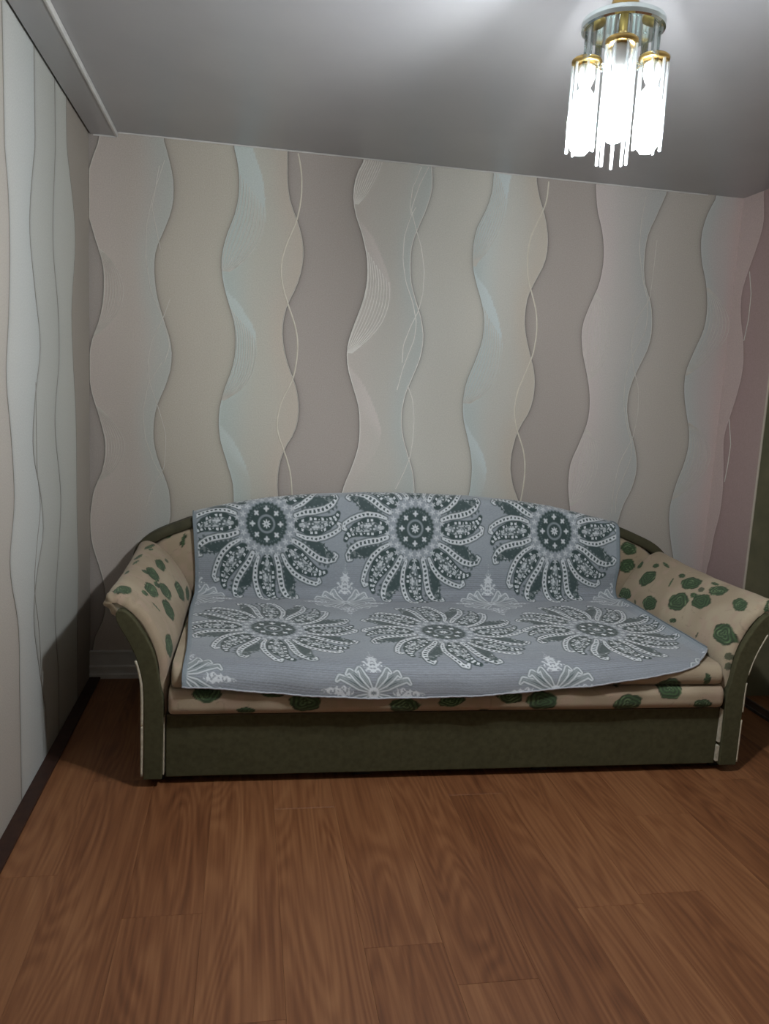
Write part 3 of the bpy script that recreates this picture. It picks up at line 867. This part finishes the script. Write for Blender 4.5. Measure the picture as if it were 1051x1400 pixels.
# ---- carcass, drawer, plinth
box('carcass', (-1.050, -0.468, 0.035), (1.050, 0.46, 0.268), M_black, sofa)
dr = box('drawer_front', (-1.064, -0.500, 0.030), (1.064, -0.470, 0.266), M_velour, sofa, 0.004)
box('top_lip', (-1.062, -0.5025, 0.2585), (1.062, -0.497, 0.2655), M_frame, dr, 0.001)
for fx in (-1.10, -0.35, 0.35, 1.10):
    for fy in (-0.43, 0.40):
        box('foot', (fx - 0.03, fy - 0.03, 0.0), (fx + 0.03, fy + 0.03, 0.036), M_black, sofa, 0.003)

# ---- seat: a lower box cushion and the mattress over it, rounded at the front
def crease_y(X):
    return 0.395 + 0.085 * np.minimum(np.abs(X) / 1.06, 1) ** 2
def cushion(name, x0, x1, z0, z1, yf, yb, r, roses, seed, sag=0.0):
    sec = [(yb, z0), (yf + r, z0)]
    sec += [(yf + r - r * math.sin(a), z0 + r - r * math.cos(a)) for a in np.linspace(0.2, math.pi / 2, 7)]
    sec += [(yf + r - r * math.cos(a), z1 - r + r * math.sin(a)) for a in np.linspace(0, math.pi / 2 - 0.1, 7)]
    sec += [(yf + r, z1), (-0.2, z1 + 0.004), (0.1, z1 + 0.004), (yb, z1)]
    sec, s = resample(sec, 3000)
    wgt = np.cumsum(np.where((sec[:, 0] < yf + .07), 12.0, 1.0))
    pick = np.searchsorted(wgt, np.linspace(wgt[0], wgt[-1], 110)).clip(0, 2999)
    sec, s = sec[pick], s[pick]
    xs = np.linspace(x0, x1, 420)
    Xg, Sg = np.meshgrid(xs, s, indexing='ij')
    Yg = np.broadcast_to(sec[:, 0], Xg.shape).copy()
    Zg = np.broadcast_to(sec[:, 1], Xg.shape).copy()
    end = np.minimum(Xg - x0, x1 - Xg)
    rr = 0.02
    e = np.clip(rr - end, 0, rr)
    Yg += (rr - np.sqrt(rr * rr - e * e)) * (Yg < yf + 0.1)
    Yg -= 0.006 * (vnoise(Xg, Sg, 7, seed + 40) - 0.5) * (Yg < yf + 0.1)
    Zg += 0.006 * (vnoise(Xg, Sg * 0.4, 5, seed + 44) - 0.5) * (sec[:, 1] > (z0 + z1) / 2)
    c = rose_print(Xg, Zg - Yg * (Yg > yf + 0.06), roses, seed)
    n, m = Xg.shape
    me = np_mesh(name, np.stack([Xg, Yg, Zg], -1).reshape(-1, 3), grid_quads(n, m, True), True, c.reshape(-1, 3))
    return link(name, me, M_fabric, sofa)
ROSES_F = []
ROSES_F = [(-0.922,0.357,0.049,0.033,3.11), (-0.701,0.357,0.047,0.016,3.03), (-0.579,0.323,0.057,0.038,3.1), (-0.786,0.292,0.033,0.014,3.12), (-0.217,0.303,0.057,0.032,3.1), (-0.047,0.33,0.038,0.032,2.94), (-0.042,0.323,0.051,0.025,-2.99), (0.179,0.339,0.051,0.031,2.99), (0.305,0.317,0.061,0.038,3.07), (0.649,0.302,0.059,0.038,-2.96), (0.824,0.358,0.052,0.042,-3.12), (0.963,0.296,0.039,0.021,3.07), (0.609,0.371,0.016,0.011,3.03), (0.975,0.391,0.028,0.014,1.74), (0.086,0.28,0.02,0.006,3.12), (-1.059,0.472,0.047,0.02,1.58)]

cushion('seat_base', -1.054, 1.054, 0.272, 0.362, -0.540, 0.44, 0.034, [r for r in ROSES_F if r[1] < 0.372], 31)
cushion('seat_cushion', -1.046, 1.046, 0.362, 0.445, -0.530, 0.44, 0.040, ROSES_F, 32)

# ---- backrest and its arched rail
AR_M = [0, .25, .5, .7, .85, .95, 1.02, 1.08, 1.15, 1.20, 1.245, 1.28, 1.305, 1.322, 1.33]
AR_Z = [.941, .937, .922, .899, .871, .848, .829, .809, .781, .761, .738, .712, .687, .660, .63]
def arch(x):
    return np.interp(np.abs(x), AR_M, AR_Z)
rail_o, _ = resample(chaikin(list(zip(AR_M, AR_Z)) + [(1.332, 0.56)], 1), 70)
half = rail_o
outer = np.vstack([np.stack([-half[::-1, 0], half[::-1, 1]], 1), half[1:]])
tg = np.gradient(outer, axis=0); tg /= np.linalg.norm(tg, axis=1)[:, None]
nr = np.stack([-tg[:, 1], tg[:, 0]], 1)
inner_ = outer - nr * 0.046
Vr, Qr = [], []
ys_ = (0.462, 0.456, 0.456, 0.462, 0.525, 0.525)
def rail_pt(k):
    o_, i_ = outer[k], inner_[k]
    d = (i_ - o_)
    pts = [(o_ + d * 0.0, 0.468), (o_ + d * 0.10, 0.458), (o_ + d * 0.90, 0.456), (i_, 0.464), (i_, 0.525), (o_, 0.525)]
    return [(p[0], y, p[1]) for p, y in pts]
Vr = np.array([rail_pt(k) for k in range(len(outer))]).reshape(-1, 3)
link('back_rail', np_mesh('back_rail', Vr, grid_quads(len(outer), 6, True), True), M_frame, sofa)
xs = np.linspace(-1.285, 1.285, 320)
top = arch(xs) - 0.040 - 0.03 * sstep(1.15, 1.29, np.abs(xs))
tz = np.linspace(0, 1, 90)
Xg, Tg = np.meshgrid(xs, tz, indexing='ij')
Zg = 0.36 + (top[:, None] - 0.36) * Tg
yfront = crease_y(Xg) + (0.462 - crease_y(Xg)) * np.clip((Zg - 0.45) / 0.4, 0, 1)
Yg = yfront - 0.012 * np.sin(Tg * math.pi) + 0.03 * sstep(0.93, 1.0, Tg) ** 2
ROSES_B = []
ROSES_B = [(1.101,0.713,0.046,0.032,2.8), (1.1,0.624,0.043,0.037,-2.8), (-1.104,0.703,0.035,0.01,-1.81), (-1.127,0.747,0.023,0.008,-2.93), (-1.182,0.722,0.028,0.012,-2.93)]

c = rose_print(Xg, Zg, ROSES_B, 51)
link('backrest', np_mesh('backrest', np.stack([Xg, Yg, Zg], -1).reshape(-1, 3), grid_quads(320, 90), True, c.reshape(-1, 3)), M_fabric, sofa)
pts = [(x, arch(x) - 0.03) for x in np.linspace(-1.30, 1.30, 60)] + [(1.30, 0.05), (-1.30, 0.05)]
prism_xz('back_board', pts, 0.500, 0.522, M_frame, sofa)

# ================================================================== THE COVERLET
cov = tag(empty('coverlet', SOFA_O, SOFA_R), 'grey coverlet with dark green paisley medallions spread over the sofa back and seat', 'coverlet')

def sd_path(px, py, pts, rad):
    """distance to a tapering stroke (negative inside) and the share of its length"""
    best = np.full(px.shape, 9.0); along = np.zeros(px.shape)
    pts = np.array(pts, float); rad = np.broadcast_to(np.array(rad, float), (len(pts),))
    L = np.r_[0, np.cumsum(np.linalg.norm(np.diff(pts, axis=0), axis=1))]
    for i in range(len(pts) - 1):
        a, d = pts[i], pts[i + 1] - pts[i]
        t = np.clip(((px - a[0]) * d[0] + (py - a[1]) * d[1]) / (d @ d), 0, 1)
        dd = np.hypot(px - a[0] - t * d[0], py - a[1] - t * d[1]) - (rad[i] + (rad[i + 1] - rad[i]) * t)
        m = dd < best
        best = np.where(m, dd, best); along = np.where(m, L[i] + t * (L[i + 1] - L[i]), along)
    return best, along

BASE, WHITE, DARK, MID = lin((147, 154, 160)), lin((206, 210, 213)), lin((50, 69, 68)), lin((104, 117, 120))

def over(c, colr, a):
    return c + (np.asarray(colr) - c) * np.clip(a, 0, 1)[..., None]

def medallion(c, U, Vv, u0, v0, ru=0.335, rv=0.375, turn=0.0):
    near = (np.abs(U - u0) < ru * 1.1) & (np.abs(Vv - v0) < rv * 1.1)
    x, y = (U[near] - u0) / ru, (Vv[near] - v0) / rv
    r, th = np.hypot(x, y), np.arctan2(y, x) + turn
    out = c[near]
    e = 0.010
    A = lambda d: sstep(e, -e, d)
    step = math.pi / 4
    sec = np.floor(th / step + 0.5)
    for k in (-1, 0, 1):
        a = th - (sec + k) * step
        px, py = r * np.cos(a), r * np.sin(a)
        nz_ = vnoise(px + 7, py + 3, 46, 77)
        # ragged dark leaves
        for pts, rad in (([(.44, .225), (.56, .275), (.70, .32), (.84, .33), (.98, .29)], [.015, .060, .088, .075, .010]), ([(.50, -.20), (.62, -.245), (.74, -.30), (.88, -.385), (.96, -.45)], [.012, .048, .060, .046, .006]),
                         ([(.86, .18), (.93, .235), (1.0, .25)], [.010, .028, .004])):
            d, s = sd_path(px, py, pts, rad)
            d = d + 0.036 * np.abs(np.sin(s * 52)) - 0.010 + .02 * (nz_ - .5)
            out = over(out, lerp(DARK, MID, .12), A(d) * (0.80 + 0.20 * (nz_ > .4)))
        # white horn
        hw = (px - .74) * .30
        d = np.maximum.reduce([np.abs(py - .335 + (px - .85) * .35) - hw, px - .895 - .35 * (py - .33), -(px - .74)])
        out = over(out, DARK, A(d - .012))
        out = over(out, WHITE, A(d))
        # dotted ribbons that curl at the tip
        for pts, w in (([(.40, .120), (.52, .160), (.66, .180), (.80, .215), (.90, .275), (.955, .36), (.945, .415), (.905, .41)], [.028, .036, .040, .038, .034, .030, .025, .022]),
                       ([(.42, -.120), (.54, -.158), (.68, -.168), (.80, -.140), (.91, -.095), (1.0, -.040), (1.02, .02), (.985, .035)], [.020, .028, .032, .032, .030, .026, .022, .020])):
            d, s = sd_path(px, py, pts, w)
            out = over(out, DARK, A(d - .013))
            out = over(out, WHITE, A(d))
            dots = (np.abs(d + .032) < .014) & (np.abs((s * 17) % 1 - .5) < .26)
            out = over(out, DARK, dots * .95)
        # the paisley: dark outline, dotted border, flecked heart
        d, s = sd_path(px, py, [(.465, 0), (.58, -.005), (.70, .0), (.82, .03), (.91, .075), (.965, .12), (.985, .165)], [.066, .104, .104, .076, .046, .026, .016])
        out = over(out, DARK, A(d - .018))
        wd = (np.abs(d + .018) < .016) & (np.abs((s * 17) % 1 - .5) < .27)
        out = over(out, WHITE, wd * 1.0)
        inn = A(d + .046)
        out = over(out, lerp(MID, WHITE, 0.28), inn)
        out = over(out, WHITE, inn * (nz_ > .55) * .9)
        out = over(out, DARK, inn * (nz_ < .33) * .85)
        # second inner teardrop line
        out = over(out, DARK, A(np.abs(d + .066) - .004) * .5)
    # white florets round the heart
    na = 18
    for rr_, off, sz in ((.335, 0, .040), (.405, .5, .036)):
        fa = th / (2 * math.pi) * na + off
        k = np.floor(fa + .5)
        a = th - (k - off) * 2 * math.pi / na
        fx, fy = r * np.cos(a) - rr_, r * np.sin(a)
        fr, ft = np.hypot(fx, fy), np.arctan2(fy, fx)
        d = fr - sz * (0.72 + 0.34 * np.cos(5 * ft))
        out = over(out, lerp(WHITE, BASE, 0.15), A(d) * .85)
    # heart
    d = r - .268 - .010 * np.cos(30 * th)
    out = over(out, lerp(MID, DARK, .25), A(d - .012) * .7)
    out = over(out, DARK, A(d))
    out = over(out, lerp(DARK, MID, .55), A(np.abs(r - .228) - .012) * (np.abs((th * 24 / math.pi) % 1 - .5) < .3))
    out = over(out, lerp(MID, BASE, .6), A(np.abs(r - .105) - .013))
    a = (th + step / 2) % step - step / 2
    bx, by = r * np.cos(a) - .190, r * np.sin(a)
    bd = np.hypot(bx / 1.05, by) - .034 * (0.82 + .26 * np.cos(4 * np.arctan2(by, bx)))
    out = over(out, WHITE, A(bd))
    out = over(out, WHITE, A(r - .052 * (0.85 + .25 * np.cos(8 * th))))
    out = over(out, MID, A(r - .012))
    c[near] = out

def star(c, U, Vv, u0, v0, outline=0.0):
    near = (np.abs(U - u0) < .21) & (np.abs(Vv - v0) < .23)
    x, y = np.abs(U[near] - u0), Vv[near] - v0
    ay = np.abs(y)
    out = c[near]
    nz_ = vnoise(x + 5, y + 5, 150, 91)
    e = .003
    A = lambda d: sstep(e, -e, d)
    lace = np.where(nz_ > .47, .9, .12)
    # spires up, down and to the sides
    d = x - np.interp(ay, [0, .06, .085, .105, .13, .15, .165, .185, .20], [.0, .0, .03, .04, .03, .022, .010, .010, .0]) * (1 + .25 * np.sin(ay * 260))
    out = over(out, WHITE, A(d) * lace * (ay > .075))
    d = ay - np.interp(x, [0, .07, .09, .12, .15, .18, .20], [0, .0, .016, .018, .012, .007, 0]) * (1 + .25 * np.sin(x * 240))
    out = over(out, WHITE, A(d) * lace * (x > .075))
    # fans of curling petals
    for ang, ln, w in ((.45, .13, .013), (.80, .115, .014), (1.15, .105, .012)):
        ex, ey = math.cos(ang), math.sin(ang)
        pts = [(.012 * ex, .012 * ey), (.05 * ex + .008, .05 * ey), (.6 * ln * ex + .016, .6 * ln * ey + .004), (ln * ex + .01, ln * ey - .006), (ln * ex + .022, ln * ey - .020)]
        d, s = sd_path(x, ay, pts, [.004, w, w, w * .7, .005])
        out = over(out, lerp(DARK, MID, .3), A(d - .0045) * (.45 + outline))
        out = over(out, WHITE, A(np.abs(d + .001) - .0032) * .9)
        out = over(out, WHITE, A(np.abs(d + .009) - .0016) * .5)
    d = np.hypot(x, y) - .016
    out = over(out, WHITE, A(np.abs(d) - .005))
    c[near] = out

def coverlet_print(U, Vv):
    rows = np.repeat(np.random.default_rng(5).random((4000, 1)), 1, 1)[:, 0]
    ti = np.clip(((Vv + 2) / .0078).astype(int), 0, 3999)
    close = np.clip(1 - np.abs(((Vv + .08 + .43) % .86) - .43) / .24, 0, 1)     # darker weft near the star rows
    t = rows[ti]
    patch = vnoise(U * .35, Vv, 9, 61)
    dark = sstep(-.25, .35, np.sin(Vv * 2 * math.pi / .0096)) * (.35 + .65 * t) * close ** .6 * (0.35 + 0.65 * patch)
    c = np.broadcast_to(BASE, U.shape + (3,)).copy()
    c = lerp(c, lin((84, 85, 93)), (dark * .85)[..., None])
    c = lerp(c, lin((122, 125, 133)), (close * .45)[..., None])
    fine = np.sin(Vv * 2 * math.pi / .0056) * .03 + np.sin(U * 2 * math.pi / .0075) * .02
    c = c * (1 + fine)[..., None]
    for v0, us in ((.315, (-.715, -.020, .70)), (-.515, (-.70, .012, .705))):
        for u0 in us:
            medallion(c, U, Vv, u0, v0)
    for v0, ol in ((.78, 0), (-.08, 0.0), (-1.0, .55)):
        for u0 in (-1.05, -.35, .35, 1.05):
            star(c, U, Vv, u0, v0, ol)
    edge = np.clip((1.045 - np.abs(U)) / .03, 0, 1)
    c = lerp(np.broadcast_to(lin((128, 138, 144)), c.shape), c, sstep(.45, .55, edge)[..., None])
    return c

NU, NV = 720, 620
uu = np.linspace(-1.045, 1.045, NU)
def cov_point(U, Vv):
    """U across the cloth, V along it (0 in the crease, up the back positive) -> local x, y, z"""
    Uc = U
    topz = arch(np.clip(U, -1.06, 1.06))
    topz = np.where(U > .93, lerp(topz, topz + .006, sstep(.93, 1.0, U)), topz) + .004
    cyr = crease_y(U) - .022
    n = U.shape[0]
    def col(v):
        return np.broadcast_to(v, (n,))
    ys = [col(.558), col(.557), col(.552), col(.538), col(.505), col(.478), col(.452), col(.444), lerp(cyr, col(.444), .5) - .006, cyr + .002, cyr - .012, cyr - .035, col(.2), col(0.), col(-.2), col(-.40), col(-.455), col(-.495), col(-.527), col(-.546), col(-.553), col(-.555), col(-.556)]
    zs = [topz - .16, topz - .06, topz - .006, topz + .008, topz + .012, topz + .010, topz - .002, topz - .022, lerp(.52, topz, .45), col(.50), col(.470), col(.4585), col(.457), col(.459), col(.459), col(.458), col(.457), col(.451), col(.434), col(.405), col(.375), col(.33), col(.26)]
    Pp = np.stack([np.stack(ys, 1), np.stack(zs, 1)], -1)
    d = np.linalg.norm(np.diff(Pp, axis=1), axis=2)
    L = np.concatenate([np.zeros((n, 1)), np.cumsum(d, 1)], 1)
    crease = (L[:, 9] + L[:, 10]) / 2
    return Pp, L, crease
Pp, Lp, Cr = cov_point(uu, None)
END_U = [-1.058, -.98, -.75, -.49, -.30, -.06, .19, .47, .68, .84, .944, .985, 1.02, 1.058]
END_Z = [.388, .384, .363, .347, .337, .343, .355, .378, .405, .423, .446, .0, .0, .0]
END_Y = [0, 0, 0, 0, 0, 0, 0, 0, 0, 0, -.50, -.462, -.425, -.385]
COVV = np.zeros((NU, NV)); CY = np.zeros((NU, NV)); CZ = np.zeros((NU, NV))
for i in range(NU):
    L = Lp[i]; P = Pp[i]
    dense = np.linspace(0, L[-1], 900)
    ker = np.hanning(23); ker /= ker.sum()
    yd = np.convolve(np.pad(np.interp(dense, L, P[:, 0]), 11, mode='edge'), ker, 'valid')
    zd = np.convolve(np.pad(np.interp(dense, L, P[:, 1]), 11, mode='edge'), ker, 'valid')
    u = uu[i]
    front = dense > Cr[i] + .3
    if u < .944:
        ze = np.interp(u, END_U[:11], END_Z[:11])
        j = np.argmax(front & (zd < ze))
    else:
        ye = np.interp(u, END_U[10:], END_Y[10:])
        j = np.argmax(front & (yd < ye))
    s = np.linspace(0, dense[j], NV)
    COVV[i] = Cr[i] - s
    CY[i] = np.interp(s, dense, yd); CZ[i] = np.interp(s, dense, zd)
Ug = np.broadcast_to(uu[:, None], COVV.shape)
fr = sstep(-.2, -.95, COVV); bk = sstep(.05, .5, COVV)
CX = Ug + fr * np.where(Ug < 0, .040 * (-Ug / 1.058), 0) - bk * np.where(Ug > 0, .038 * (Ug / 1.058), .022 * (-Ug / 1.058) * -1 * -1)
seat = sstep(.02, -.04, COVV) * sstep(-1.02, -.9, COVV)
CZ += seat * (.004 * (vnoise(Ug, COVV, 4, 71) - .5) + .002 * np.sin(Ug * 9 + COVV * 5))
CZ += np.where(COVV < 0, 1, 0) * .020 * sstep(.99, 1.058, Ug) * sstep(-.02, -.12, COVV)
hang = sstep(-.88, -1.0, COVV)
CY -= hang * (.005 + .005 * np.sin(Ug * 11 + 1) + .003 * np.sin(Ug * 29))
CY -= .004 * bk * sstep(.62, .5, COVV) * (vnoise(Ug, COVV, 5, 72))
CY -= .020 * sstep(.98, 1.055, Ug) * sstep(.05, .15, COVV) * sstep(.5, .35, COVV)
colr = coverlet_print(Ug, COVV)
Vc = np.stack([CX, CY, CZ], -1)
cloth = link('cloth', np_mesh('cloth', Vc.reshape(-1, 3), grid_quads(NU, NV), True, colr.reshape(-1, 3)), M_coverlet, cov)
for path, mh, rh in ((Vc[:, -1][::4], M_hem, .0036), (Vc[:, 0][::4], M_hem, .0036), (Vc[0, ::5], M_hem_side, .0026), (Vc[-1, ::5], M_hem_side, .0026)):
    tube('hem', path + np.array([0, -.001, .003]), rh, mh, cov, 6)

# ================================================================== THE CHANDELIER
LX, LY = LAMP
ch = tag(empty('chandelier', (LX, LY, ROOM_H)), 'lit brass chandelier with a round glass plate and hanging glass rods under the ceiling', 'chandelier')
H = -ROOM_H            # heights below are given from the floor
lathe('canopy', [(0, 0), (0.055, 0), (0.058, -0.006), (0.05, -0.022), (0.02, -0.034), (0.012, -0.04), (0, -0.04)], M_gold, ch, k=28)
lathe('stem', [(0, -0.035), (0.007, -0.035), (0.007, -0.15), (0, -0.15)], M_gold, ch, k=14)
lathe('hub', [(0, 2.372 + H), (0.018, 2.372 + H), (0.030, 2.356 + H), (0.034, 2.335 + H), (0.028, 2.318 + H), (0.012, 2.312 + H), (0, 2.312 + H)], M_gold, ch, k=24)
lathe('glass_plate', [(0, 2.312 + H), (0.091, 2.312 + H), (0.0955, 2.309 + H), (0.0965, 2.300 + H), (0.0955, 2.291 + H), (0.091, 2.288 + H), (0, 2.288 + H)], M_disc, ch, k=48, smooth=False)
lathe('inner_stem', [(0, 2.288 + H), (0.010, 2.288 + H), (0.010, 2.22 + H), (0.016, 2.215 + H), (0.016, 2.205 + H), (0.006, 2.198 + H), (0, 2.196 + H)], M_gold, ch, k=16)
to_cam = math.atan2(CAM_POS[1] - LY, CAM_POS[0] - LX)
R_L = 0.090
Z_RING = (2.232, 2.246, 2.246)
for i in range(3):
    a = to_cam + i * 2 * math.pi / 3
    px, py = R_L * math.cos(a), R_L * math.sin(a)
    zr_ = Z_RING[i] + H
    ring = lathe('lamp_cup', [(0, 0.010), (0.014, 0.010), (0.032, 0.004), (0.0365, 0.0), (0.0365, -0.006), (0.034, -0.010), (0.012, -0.010), (0, -0.010)], M_gold, ch, (px, py, zr_), 28)
    sock = lathe('socket', [(0, -0.008), (0.015, -0.008), (0.022, -0.016), (0.0225, -0.038), (0.016, -0.055), (0.012, -0.062), (0, -0.062)], M_socket, ch, (px, py, zr_), 22)
    lathe('bulb_neck', [(0, -0.0625), (0.012, -0.0625), (0.022, -0.076), (0.027, -0.095), (0.0285, -0.128), (0, -0.128)], M_NECK, ch, (px, py, zr_), 22)
    lathe('bulb', [(0, -0.129), (0.020, -0.129), (0.027, -0.133), (0.027, -0.150), (0.027, -0.185), (0.024, -0.203), (0.014, -0.215), (0, -0.219)], M_BULBS[i], ch, (px, py, zr_), 22)
    for k in range(7):
        b = a + (k + 0.5) * 2 * math.pi / 7
        rx, ry = px + 0.0325 * math.cos(b), py + 0.0325 * math.sin(b)
        ln = 0.210 + 0.004 * math.sin(k * 2.1 + i)
        lathe('glass_rod', [(0, -0.008), (0.0036, -0.010), (0.0036, -ln + 0.002), (0.002, -ln), (0, -ln)], M_rod, ch, (rx, ry, zr_), 8)
    for s in (-1, 1):
        hx, hy = px - s * 0.012 * math.sin(a), py + s * 0.012 * math.cos(a)
        tube('hanger', [(hx * 0.98, hy * 0.98, 2.289 + H), (hx, hy, zr_ + 0.006)], 0.0028, M_glass, ch, 8)
# clear glass strips standing round the rim under the plate
for k in range(9):
    b = to_cam + (k + 0.5) * 2 * math.pi / 9
    bm = bmesh.new()
    add_box(bm, (-0.010, -0.0022, -0.066), (0.010, 0.0022, 0.0), 0.0008, 1)
    st = bm_obj('glass_strip', bm, M_glass, ch)
    st.location = (0.084 * math.cos(b), 0.084 * math.sin(b), 2.288 + H)
    st.rotation_euler = (0, 0, b + math.pi / 2)
# longer rods hanging from the middle
for k in range(5):
    b = to_cam + math.pi + (k - 2) * 0.75
    lathe('glass_rod', [(0, 2.288 + H), (0.0036, 2.286 + H), (0.0036, 1.992 + H + 0.004 * (k % 2)), (0.002, 1.990 + H + 0.004 * (k % 2)), (0, 1.990 + H + 0.004 * (k % 2))], M_rod, ch, (0.034 * math.cos(b), 0.034 * math.sin(b), 0), 8)
# bead strings slung between the cups
for i in range(3):
    a0, a1 = to_cam + i * 2 * math.pi / 3, to_cam + (i + 1) * 2 * math.pi / 3
    A_ = np.array([R_L * math.cos(a0), R_L * math.sin(a0), 2.228 + H]); B_ = np.array([R_L * math.cos(a1), R_L * math.sin(a1), 2.228 + H])
    t = np.linspace(0.2, 0.8, 15)
    P = A_ + (B_ - A_) * t[:, None]
    P[:, 2] -= 0.02 * np.sin((t - .2) / .6 * math.pi)
    tube('bead_wire', P, 0.0008, M_gold, ch, 5)
    for p in P[1:-1:3]:
        bm = bmesh.new()
        bmesh.ops.create_icosphere(bm, subdivisions=1, radius=0.0055)
        bd = bm_obj('bead', bm, M_glass, ch)
        bd.location = p
